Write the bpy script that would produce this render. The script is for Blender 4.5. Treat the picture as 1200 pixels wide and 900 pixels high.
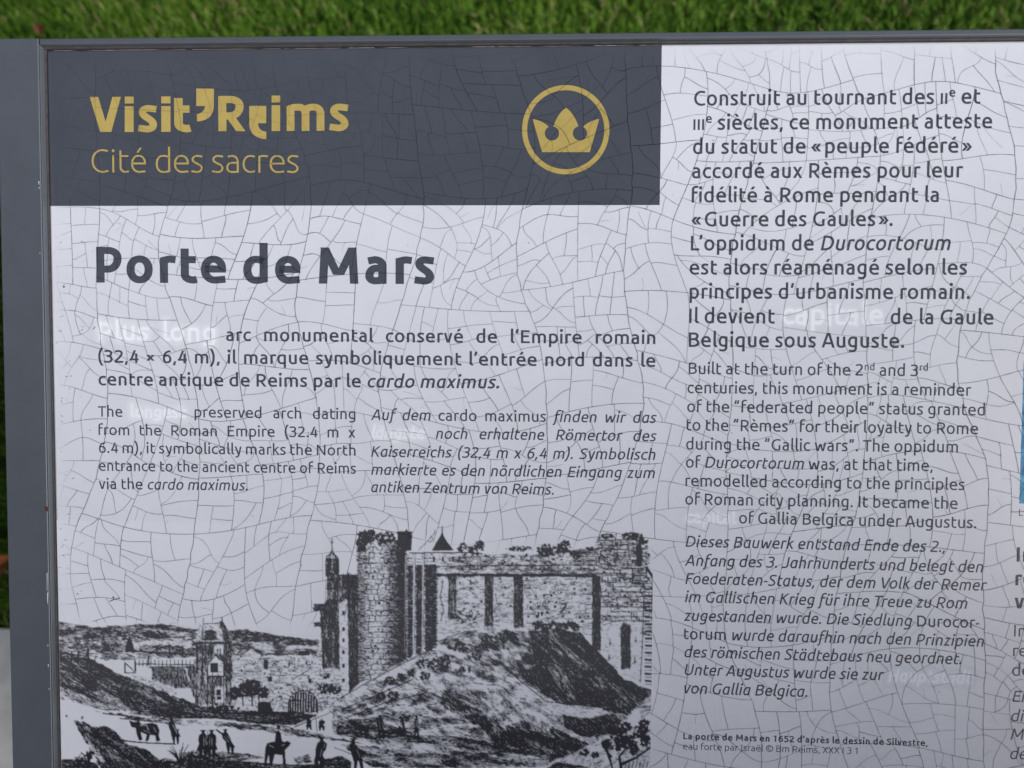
import bpy, math, random
import numpy as np
from mathutils import Matrix, Vector

random.seed(7)
scene = bpy.context.scene
col = scene.collection
for o in list(bpy.data.objects):
    bpy.data.objects.remove(o)

# ------------------------------------------------------------------ camera
# the board's own axes as the camera sees them (x right, y down, z forward)
FPX, DIST = 900.0, 0.45
S = DIST / FPX                                   # metres per print unit on the board
AX = np.array([24100, 170, -900.0]); AX /= np.linalg.norm(AX)
AY = np.array([-136, 21376, 900.0]); AY -= AX * (AX @ AY); AY /= np.linalg.norm(AY)
AZ = np.cross(AX, AY)
TILT = math.radians(28)
CENTER = Vector((0, 0, 0.80))
XP = Vector((1, 0, 0)); UP = Vector((0, math.cos(TILT), math.sin(TILT))); NP = Vector((0, -math.sin(TILT), math.cos(TILT)))
PM = Matrix(((XP.x, UP.x, NP.x, CENTER.x), (XP.y, UP.y, NP.y, CENTER.y), (XP.z, UP.z, NP.z, CENTER.z), (0, 0, 0, 1)))
R = np.array([list(XP), list(-UP), list(-NP)]).T @ np.array([AX, AY, AZ])   # camera (x, y down, z fwd) -> world
cam_data = bpy.data.cameras.new("camera")
cam = bpy.data.objects.new("camera", cam_data); col.objects.link(cam)
cr, cu, cf = R @ [1, 0, 0], R @ [0, -1, 0], R @ [0, 0, 1]
cpos = np.array(CENTER) - cf * DIST
cam.matrix_world = Matrix(((cr[0], cu[0], -cf[0], cpos[0]), (cr[1], cu[1], -cf[1], cpos[1]), (cr[2], cu[2], -cf[2], cpos[2]), (0, 0, 0, 1)))
cam_data.sensor_width = 36; cam_data.lens = 36 * FPX / 1200
cam_data.clip_start = 0.02; cam_data.clip_end = 500
cam_data.dof.use_dof = True; cam_data.dof.focus_distance = DIST; cam_data.dof.aperture_fstop = 7.0
scene.camera = cam

# ------------------------------------------------------------------ sky, sun, exposure
SUN_EL, SUN_AZ = 25, 124                          # hazy sun low behind the viewer's right shoulder
world = bpy.data.worlds.new("World"); scene.world = world; world.use_nodes = True
wn = world.node_tree; bg = wn.nodes["Background"]
sky = wn.nodes.new("ShaderNodeTexSky"); sky.sky_type = 'NISHITA'; sky.sun_disc = False
sky.sun_elevation = math.radians(SUN_EL); sky.sun_rotation = math.radians(SUN_AZ)
sky.dust_density = 3.0; sky.air_density = 0.7; sky.ozone_density = 1.0
wn.links.new(sky.outputs[0], bg.inputs[0]); bg.inputs[1].default_value = 0.05
sl = bpy.data.lights.new("sun", 'SUN'); sl.energy = 3.3; sl.angle = math.radians(10.5); sl.color = (1.0, 0.955, 0.92)
sun = bpy.data.objects.new("sun", sl); col.objects.link(sun)
el, az = math.radians(SUN_EL), math.radians(SUN_AZ)
sdir = Vector((math.cos(el) * math.sin(az), math.cos(el) * math.cos(az), math.sin(el)))
sun.rotation_euler = sdir.to_track_quat('Z', 'Y').to_euler(); sun.location = (0, 3, 5)
scene.view_settings.view_transform = 'Standard'; scene.view_settings.look = 'None'
scene.view_settings.exposure = 0.66; scene.view_settings.gamma = 1.0
scene.render.engine = 'CYCLES'
scene.cycles.transparent_max_bounces = 48

# ------------------------------------------------------------------ helpers
def material(name, color, rough=0.5, ior=1.5, noise=0.0, nscale=40.0, bump=0.0, bscale=400.0, color2=None, coat=0.0):
    m = bpy.data.materials.new(name); m.use_nodes = True
    nt = m.node_tree; b = nt.nodes["Principled BSDF"]
    b.inputs["Roughness"].default_value = rough; b.inputs["IOR"].default_value = ior
    b.inputs["Base Color"].default_value = (*color, 1)
    b.inputs["Coat Weight"].default_value = coat; b.inputs["Coat Roughness"].default_value = rough
    tc = nt.nodes.new("ShaderNodeTexCoord")
    if noise or color2:
        n = nt.nodes.new("ShaderNodeTexNoise"); n.inputs["Scale"].default_value = nscale; n.inputs["Detail"].default_value = 6
        nt.links.new(tc.outputs["Object"], n.inputs["Vector"])
        mix = nt.nodes.new("ShaderNodeMix"); mix.data_type = 'RGBA'
        c2 = color2 or tuple(c * (1 - noise) for c in color)
        mix.inputs[6].default_value = (*color, 1); mix.inputs[7].default_value = (*c2, 1)
        mr = nt.nodes.new("ShaderNodeMapRange"); mr.inputs[1].default_value = 0.35; mr.inputs[2].default_value = 0.68
        nt.links.new(n.outputs[0], mr.inputs[0]); nt.links.new(mr.outputs[0], mix.inputs[0])
        nt.links.new(mix.outputs[2], b.inputs["Base Color"])
    if bump:
        n2 = nt.nodes.new("ShaderNodeTexNoise"); n2.inputs["Scale"].default_value = bscale; n2.inputs["Detail"].default_value = 3
        nt.links.new(tc.outputs["Object"], n2.inputs["Vector"])
        bp = nt.nodes.new("ShaderNodeBump"); bp.inputs["Strength"].default_value = bump; bp.inputs["Distance"].default_value = 0.001
        nt.links.new(n2.outputs[0], bp.inputs["Height"]); nt.links.new(bp.outputs[0], b.inputs["Normal"])
    return m

def with_alpha(m):
    """mixes the surface with a clear one by the mesh attribute 'ink'"""
    nt = m.node_tree; b = nt.nodes["Principled BSDF"]
    at = nt.nodes.new("ShaderNodeAttribute"); at.attribute_name = "ink"
    nt.links.new(at.outputs["Fac"], b.inputs["Alpha"])
    return m

PAN_R, PAN_I = 0.20, 1.5
M = {
    'enamel': material('white enamel', (0.615, 0.65, 0.725), PAN_R, PAN_I, noise=0.055, nscale=25, bump=0.03, bscale=160),
    'band': material('slate blue enamel', (0.063, 0.072, 0.092), PAN_R, PAN_I, noise=0.10, nscale=30, bump=0.03, bscale=160),
    'gold': material('gold print', (0.40, 0.315, 0.10), PAN_R, PAN_I, noise=0.10, nscale=120),
    'ink': material('slate ink', (0.062, 0.071, 0.092), PAN_R, PAN_I),
    'crack': with_alpha(material('grime in the crackle', (0.018, 0.019, 0.024), 0.8, 1.3)),
    'blue': material('blue picture', (0.012, 0.14, 0.36), PAN_R, PAN_I, nscale=110, color2=(0.13, 0.50, 0.72)),
    'paint': material('slate powder coat', (0.068, 0.080, 0.099), 0.48, 1.5, noise=0.08, nscale=60, bump=0.10, bscale=1500),
    'gasket': material('grey sealant', (0.050, 0.047, 0.050), 0.7, 1.45, noise=0.35, nscale=180, bump=0.2, bscale=500),
    'chip': material('bare metal chip', (0.62, 0.63, 0.64), 0.5, 1.5),
    'grime': with_alpha(material('brown grime', (0.10, 0.07, 0.05), 0.9, 1.4)),
    'edge': material('painted edge highlight', (0.40, 0.36, 0.37), 0.5, 1.5),  # pale colour standing in for the reflection on the rounded edge
    'rust': material('rust spot', (0.085, 0.026, 0.02), 0.9, 1.4),
}

def print_on_enamel(name, ink_color):
    """the enamel itself, whiter where the attribute 'ink' says the word is printed"""
    m = M['enamel'].copy(); m.name = name; nt = m.node_tree; b = nt.nodes["Principled BSDF"]
    src = b.inputs["Base Color"].links[0].from_socket
    at = nt.nodes.new("ShaderNodeAttribute"); at.attribute_name = "ink"; mx = nt.nodes.new("ShaderNodeMix"); mx.data_type = 'RGBA'
    nt.links.new(at.outputs["Fac"], mx.inputs[0]); nt.links.new(src, mx.inputs[6]); mx.inputs[7].default_value = (*ink_color, 1)
    nt.links.new(mx.outputs[2], b.inputs["Base Color"])
    return m
M['white'] = print_on_enamel('white print on enamel', (0.86, 0.92, 0.97))
M['etched'] = print_on_enamel('etching printed on enamel', (0.014, 0.012, 0.015))

class Sheet:
    """flat print and solid pieces collected in board units: u to the right, v down, z in metres above the board"""
    def __init__(self):
        self.v, self.f, self.a = [], [], []
    def add(self, pts, faces, ink=1.0):
        b = len(self.v); self.v.extend(pts); self.f.extend([tuple(b + i for i in f) for f in faces]); self.a.extend([ink] * len(pts))
    def poly(self, uv, z, ink=1.0):
        self.add([(u, v, z) for u, v in uv], [tuple(range(len(uv)))], ink)
    def ribbon(self, L, Rr, z, ink=1.0):
        n = len(L); b = len(self.v)
        self.v.extend([(p[0], p[1], z) for p in L]); self.v.extend([(p[0], p[1], z) for p in Rr])
        self.f.extend([(b + i, b + i + 1, b + n + i + 1, b + n + i) for i in range(n - 1)])
        if isinstance(ink, (float, int)): self.a.extend([ink] * (2 * n))
        else: self.a.extend(list(ink) * 2)
    def line(self, pts, w, z, ink=1.0, w2=None):
        P = np.array(pts, float); n = len(P)
        if n < 2: return
        t = np.gradient(P, axis=0); t /= (np.linalg.norm(t, axis=1, keepdims=True) + 1e-9)
        nn = np.stack([-t[:, 1], t[:, 0]], 1)
        ww = np.linspace(w, w if w2 is None else w2, n)[:, None] / 2
        self.ribbon(P + nn * ww, P - nn * ww, z, ink)
    def disc(self, u, v, r, z, n=14, ry=None, ink=1.0):
        self.poly([(u + r * math.cos(2 * math.pi * i / n), v + (ry or r) * math.sin(2 * math.pi * i / n)) for i in range(n)], z, ink)
    def build(self, name, mat, parent, smooth=False):
        me = bpy.data.meshes.new(name)
        me.from_pydata([(u * S, -v * S, z) for u, v, z in self.v], [], self.f)
        at = me.attributes.new("ink", 'FLOAT', 'POINT'); at.data.foreach_set("value", np.array(self.a, dtype=np.float32))
        me.materials.append(mat)
        # all flat print faces up
        flip = [p.index for p in me.polygons if p.normal.z < -0.5]
        if flip and not getattr(self, 'solid', False):
            for i in flip: me.polygons[i].flip()
        me.update()
        o = bpy.data.objects.new(name, me); col.objects.link(o)
        put(o, parent)
        return o

def put(o, parent):
    o.parent = parent
    o.matrix_parent_inverse = Matrix.Identity(4)
    o.matrix_local = (PARENT_WORLD[parent.name].inverted() @ PM)
    PARENT_WORLD[o.name] = PM.copy()
PARENT_WORLD = {}

def bevel_box(name, u0, u1, v0, v1, z0, z1, mat, parent, bev=0.0008, seg=3):
    import bmesh
    bm = bmesh.new()
    bmesh.ops.create_cube(bm, size=1)
    for v in bm.verts:
        v.co = Vector((((u0 + u1) / 2 + v.co.x * (u1 - u0)) * S, -((v0 + v1) / 2 + v.co.y * (v1 - v0)) * S, (z0 + z1) / 2 + v.co.z * (z1 - z0)))
    bmesh.ops.recalc_face_normals(bm, faces=bm.faces[:])
    if bev: bmesh.ops.bevel(bm, geom=bm.edges[:], offset=bev, segments=seg, affect='EDGES', profile=0.5)
    bmesh.ops.recalc_face_normals(bm, faces=bm.faces[:])
    me = bpy.data.meshes.new(name); bm.to_mesh(me); bm.free()
    for p in me.polygons: p.use_smooth = False
    me.materials.append(mat)
    o = bpy.data.objects.new(name, me); col.objects.link(o); put(o, parent)
    return o

def vnoise(x, y, sx, sy, ang=0.0, seed=0):
    """smooth value noise 0..1, cells sx by sy turned by ang"""
    c, s = math.cos(ang), math.sin(ang); a = (x * c + y * s) / sx; b = (-x * s + y * c) / sy
    ia, ib = np.floor(a).astype(np.int64), np.floor(b).astype(np.int64); fa, fb = a - ia, b - ib
    fa = fa * fa * (3 - 2 * fa); fb = fb * fb * (3 - 2 * fb)
    def hsh(i, j):
        n = (i * 374761393 + j * 668265263 + seed * 974634777) & 0x7fffffff
        n = ((n ^ (n >> 13)) * 1274126177) & 0x7fffffff
        return ((n ^ (n >> 16)) & 0xffff) / 65535.0
    return (hsh(ia, ib) * (1 - fa) + hsh(ia + 1, ib) * fa) * (1 - fb) + (hsh(ia, ib + 1) * (1 - fa) + hsh(ia + 1, ib + 1) * fa) * fb

def inv(px, py):
    """a point measured on the print -> board units"""
    d = np.array([px - 600.0, py - 450.0, FPX]); p = np.array([0, 0, DIST]); t = (p @ AZ) / (d @ AZ); q = d * t - p
    return float(q @ AX / S), float(q @ AY / S)

def inv_arr(P):
    P = np.asarray(P, float); d = np.stack([P[:, 0] - 600, P[:, 1] - 450, np.full(len(P), FPX)], 1)
    p = np.array([0, 0, DIST]); t = (p @ AZ) / (d @ AZ); q = d * t[:, None] - p
    return np.stack([q @ AX / S, q @ AY / S], 1)

# ------------------------------------------------------------------ ground, paving, grass (the setting)
def ground_hit(px, py, z=0.0):
    d = R @ np.array([(px - 600) / FPX, (py - 450) / FPX, 1.0]); t = (z - cpos[2]) / d[2]
    return cpos + d * t

def mesh_obj(name, verts, faces, mat, smooth=False):
    me = bpy.data.meshes.new(name); me.from_pydata(verts, [], faces); me.materials.append(mat); me.update()
    if smooth:
        for p in me.polygons: p.use_smooth = True
    o = bpy.data.objects.new(name, me); col.objects.link(o)
    return o

PAVE_Y = float(ground_hit(6, 738)[1])             # where the lawn stops and the paving starts
soil = material('lawn soil', (0.030, 0.050, 0.010), 0.95, 1.3, nscale=9, color2=(0.045, 0.080, 0.014))
o = mesh_obj('lawn_ground', [(-60, PAVE_Y, 0), (60, PAVE_Y, 0), (60, 90, 0), (-60, 90, 0)], [(0, 1, 2, 3)], soil); o['kind'] = 'structure'
conc = material('pale concrete', (0.78, 0.77, 0.72), 0.9, 1.4, nscale=35, color2=(0.62, 0.61, 0.55), bump=0.4, bscale=220)
o = mesh_obj('pavement', [(-60, -60, 0.012), (60, -60, 0.012), (60, PAVE_Y, 0.012), (-60, PAVE_Y, 0.012), (60, PAVE_Y, -0.05), (-60, PAVE_Y, -0.05)],
             [(0, 1, 2, 3), (3, 2, 4, 5)], conc); o['kind'] = 'structure'

def grass_material():
    m = bpy.data.materials.new('grass blades'); m.use_nodes = True
    nt = m.node_tree; b = nt.nodes["Principled BSDF"]; b.inputs["Roughness"].default_value = 0.7; b.inputs["Specular IOR Level"].default_value = 0.2
    at = nt.nodes.new("ShaderNodeAttribute"); at.attribute_name = "tint"
    cr_ = nt.nodes.new("ShaderNodeValToRGB")
    e = cr_.color_ramp.elements
    e[0].position = 0.0; e[0].color = (0.026, 0.070, 0.005, 1)
    e[1].position = 1.0; e[1].color = (0.30, 0.27, 0.12, 1)
    for p, c in ((0.35, (0.060, 0.150, 0.010, 1)), (0.7, (0.12, 0.24, 0.022, 1)), (0.93, (0.18, 0.27, 0.06, 1))):
        q = e.new(p); q.color = c
    nt.links.new(at.outputs["Fac"], cr_.inputs[0]); nt.links.new(cr_.outputs[0], b.inputs["Base Color"])
    return m

def grass(n, x0, x1, y0, y1, seed):
    rng = np.random.default_rng(seed)
    x = rng.uniform(x0, x1, n); y = rng.uniform(y0, y1, n)
    clump = (np.sin(x * 21 + 3 * np.sin(y * 13)) * np.sin(y * 24 + 2 * np.sin(x * 17)) + np.sin(x * 7.3 + 1) * np.sin(y * 6.1)) * 0.5
    h = rng.uniform(0.020, 0.046, n) * (1 + 0.25 * clump)
    w = rng.uniform(0.0016, 0.0032, n)
    a = rng.uniform(0, 2 * np.pi, n); lean = rng.uniform(0.1, 0.95, n) * h
    dx, dy = np.cos(a), np.sin(a)
    fa = a + np.pi / 2 + rng.normal(0, 0.7, n); wx, wy = np.cos(fa) * w / 2, np.sin(fa) * w / 2
    V = np.zeros((n, 5, 3))
    V[:, 0] = np.stack([x - wx, y - wy, np.zeros(n)], 1); V[:, 1] = np.stack([x + wx, y + wy, np.zeros(n)], 1)
    mx, my, mz = x + dx * lean * 0.35, y + dy * lean * 0.35, h * 0.62
    V[:, 2] = np.stack([mx + wx * 0.8, my + wy * 0.8, mz], 1); V[:, 3] = np.stack([mx - wx * 0.8, my - wy * 0.8, mz], 1)
    V[:, 4] = np.stack([x + dx * lean, y + dy * lean, h * (1.02 - 0.35 * lean / h)], 1)
    tint = np.clip(rng.normal(0.42, 0.2, n) + 0.14 * clump, 0, 0.92)
    dry = rng.random(n) < 0.05 * (1 + clump); tint[dry] = 1.0
    base = (np.arange(n) * 5)[:, None]
    quads = base + np.array([0, 1, 2, 3]); tris = base + np.array([3, 2, 4])
    return V.reshape(-1, 3), quads, tris, np.repeat(tint, 5)

def build_grass():
    # the strip beyond the top edge is dense; the lawn farther out and under the board is thinner
    ya = float(ground_hit(600, 60)[1]); yb = float(ground_hit(600, -60)[1])
    y1, y2 = ya - 0.35, yb + 0.25
    parts = [grass(150000, -1.9, 2.0, y1, y2, 1), grass(75000, -3.6, -0.35, PAVE_Y + 0.005, y1, 2), grass(80000, -0.35, 3.6, PAVE_Y + 0.005, y1, 3),
             grass(32000, -3.6, -1.9, y1, y2, 5), grass(32000, 2.0, 3.6, y1, y2, 6), grass(170000, -4.2, 4.2, y2, y2 + 3.2, 4)]
    vs, loops, starts, tot, tint = [], [], [], [], []
    off = 0; ls = 0
    for V, Q, T, t in parts:
        vs.append(V); tint.append(t)
        loops.append((Q + off).ravel()); starts.append(ls + np.arange(len(Q)) * 4); tot.append(np.full(len(Q), 4)); ls += Q.size
        loops.append((T + off).ravel()); starts.append(ls + np.arange(len(T)) * 3); tot.append(np.full(len(T), 3)); ls += T.size
        off += len(V)
    vs = np.concatenate(vs); loops = np.concatenate(loops); starts = np.concatenate(starts); tot = np.concatenate(tot)
    me = bpy.data.meshes.new('grass')
    me.vertices.add(len(vs)); me.vertices.foreach_set("co", vs.astype(np.float32).ravel())
    me.loops.add(len(loops)); me.loops.foreach_set("vertex_index", loops.astype(np.int32))
    me.polygons.add(len(starts)); me.polygons.foreach_set("loop_start", starts.astype(np.int32))
    me.update(calc_edges=True); me.validate()
    at = me.attributes.new("tint", 'FLOAT', 'POINT'); at.data.foreach_set("value", np.concatenate(tint).astype(np.float32))
    me.materials.append(grass_material())
    o = bpy.data.objects.new('grass', me); col.objects.link(o); o['kind'] = 'stuff'
build_grass()

# ------------------------------------------------------------------ the board
UL, UR, VT, VB = -552.0, 985.0, -390.5, 700.0      # enamel plate
HB_R, HB_B = 169.2, -207.6                         # dark band
root = bpy.data.objects.new('information_board', None); col.objects.link(root)
foot = PM @ Vector(((UL + UR) / 2 * S, -150 * S, 0))
root.location = (foot.x, foot.y, 0.0)
root['label'] = 'slate framed heritage board with crazed white face, gold crown and etching of ruins'
root['category'] = 'information board'
PARENT_WORLD[root.name] = Matrix.Translation(root.location)

def plate(name, mat, outer, parent, notch=None):
    """enamel with softly rounded outer edges: strips of the rounding profile, butted where colours meet"""
    u0, u1, v0, v1, edges = outer
    sh = Sheet(); sh.solid = True
    RAD = 0.0022
    prof = [(RAD / S * (1 - math.sin(a)), RAD * (math.cos(a) - 1)) for a in np.linspace(0, math.pi / 2, 7)]
    us = ([(u0 + d, z) for d, z in prof[::-1]] if 'l' in edges else [(u0, 0)]) + ([(u1 - d, z) for d, z in prof] if 'r' in edges else [(u1, 0)])
    vs = ([(v0 + d, z) for d, z in prof[::-1]] if 't' in edges else [(v0, 0)]) + ([(v1 - d, z) for d, z in prof] if 'b' in edges else [(v1, 0)])
    n = len(us); pts = [(u, v, zu + zv) for v, zv in vs for u, zu in us]
    faces = []
    for j in range(len(vs) - 1):
        for i in range(n - 1):
            faces.append((j * n + i, (j + 1) * n + i, (j + 1) * n + i + 1, j * n + i + 1))
    sh.add(pts, faces)
    o = sh.build(name, mat, parent)
    for p in o.data.polygons: p.use_smooth = True
    return o

# white face in two flush pieces round the band, the band in the corner
wf = plate('enamel_face', M['enamel'], (UL, UR, HB_B, VB, 'lrb'), root)
plate('enamel_face', M['enamel'], (HB_R, UR, VT, HB_B, 'tr'), root)
tb = plate('title_band', M['band'], (UL, HB_R, VT, HB_B, 'lt'), root)
bevel_box('backing_panel', UL + 3, UR - 3, VT + 3, VB - 3, -0.014, -0.0048, M['paint'], root)
ZR = 0.0048                                         # rails stand this proud of the face
side = bevel_box('side_plate', -604.0, -554.4, -399.6, VB + 14, -0.020, ZR, M['paint'], root, 0.0005)
bevel_box('side_plate', UR + 8, UR + 58, -399.6, VB + 14, -0.020, ZR, M['paint'], root, 0.0005)
bevel_box('frame_rail', -553.0, UR + 7.0, -399.2, -392.6, -0.016, ZR, M['paint'], root, 0.0006)
bevel_box('frame_rail', -553.0, UR + 7.0, VB + 3.0, VB + 10, -0.016, ZR, M['paint'], root, 0.0006)
bevel_box('frame_rail', -554.0, -552.9, -392.2, VB + 2.6, -0.016, ZR - 0.0006, M['paint'], root, 0.0002)
bevel_box('sealant', UL - 0.6, UR + 3, -392.5, -390.2, -0.006, 0.0012, M['gasket'], root, 0.0003)
bevel_box('sealant', -552.8, UL + 0.6, -390.0, VB + 2, -0.006, 0.0004, M['gasket'], root, 0.0002)
we = Sheet(); WR = random.Random(4); u = UL + 10  # pale strip along the band's rounded top edge: its reflection painted as colour
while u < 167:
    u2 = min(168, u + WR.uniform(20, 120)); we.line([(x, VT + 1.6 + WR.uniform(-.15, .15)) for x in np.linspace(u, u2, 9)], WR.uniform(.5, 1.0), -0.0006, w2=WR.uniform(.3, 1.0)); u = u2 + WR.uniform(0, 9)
we.build('edge_highlight', M['edge'], tb)
# chips along the paint's edge
for (x, y0, y1, w) in ((57.0, 671, 692, .9), (57.6, 694, 707, 1.2), (57.8, 755, 757, 1.0), (58.4, 778, 781, 1.2), (59.2, 806, 808, .8), (47.3, 212, 216, 1.0), (47.6, 219, 221, .8), (48.5, 296, 297, .8)):
    ch = Sheet(); q = [inv(x, y) for y in np.linspace(y0, y1, 7)]
    k = (DIST - ZR) / DIST
    ch.line([((u - 1.2 + random.uniform(-.25, .25)) * k, v * k) for u, v in q], w, ZR + 0.0002, w2=w * 0.5)
    ch.build('paint_chip', M['chip'], side)
# stand
def post(u0):
    import bmesh
    top = PM @ Vector((u0 * S, -150 * S, -0.02)); bm = bmesh.new()
    bmesh.ops.create_cube(bm, size=1)
    for v in bm.verts:
        x = top.x + v.co.x * 0.08; y = top.y + v.co.y * 0.04
        if v.co.z < 0: z = 0.008
        else:
            # follow the underside of the board
            z = CENTER.z + ((y - CENTER.y) * math.sin(TILT) - 0.0145) / math.cos(TILT)
        v.co = Vector((x, y, z))
    bmesh.ops.recalc_face_normals(bm, faces=bm.faces[:]); bmesh.ops.bevel(bm, geom=bm.edges[:], offset=0.002, segments=2, affect='EDGES')
    me = bpy.data.meshes.new('post'); bm.to_mesh(me); bm.free(); me.materials.append(M['paint'])
    o = bpy.data.objects.new('post', me); col.objects.link(o); o.parent = root; o.location = -root.location
    bm = bmesh.new(); bmesh.ops.create_cube(bm, size=1)
    for v in bm.verts: v.co = Vector((top.x + v.co.x * 0.16, top.y + v.co.y * 0.12, 0.004 + v.co.z * 0.008))
    me = bpy.data.meshes.new('foot_plate'); bm.to_mesh(me); bm.free(); me.materials.append(M['paint'])
    f = bpy.data.objects.new('foot_plate', me); col.objects.link(f); f.parent = root; f.location = -root.location
post(-330); post(760)

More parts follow.
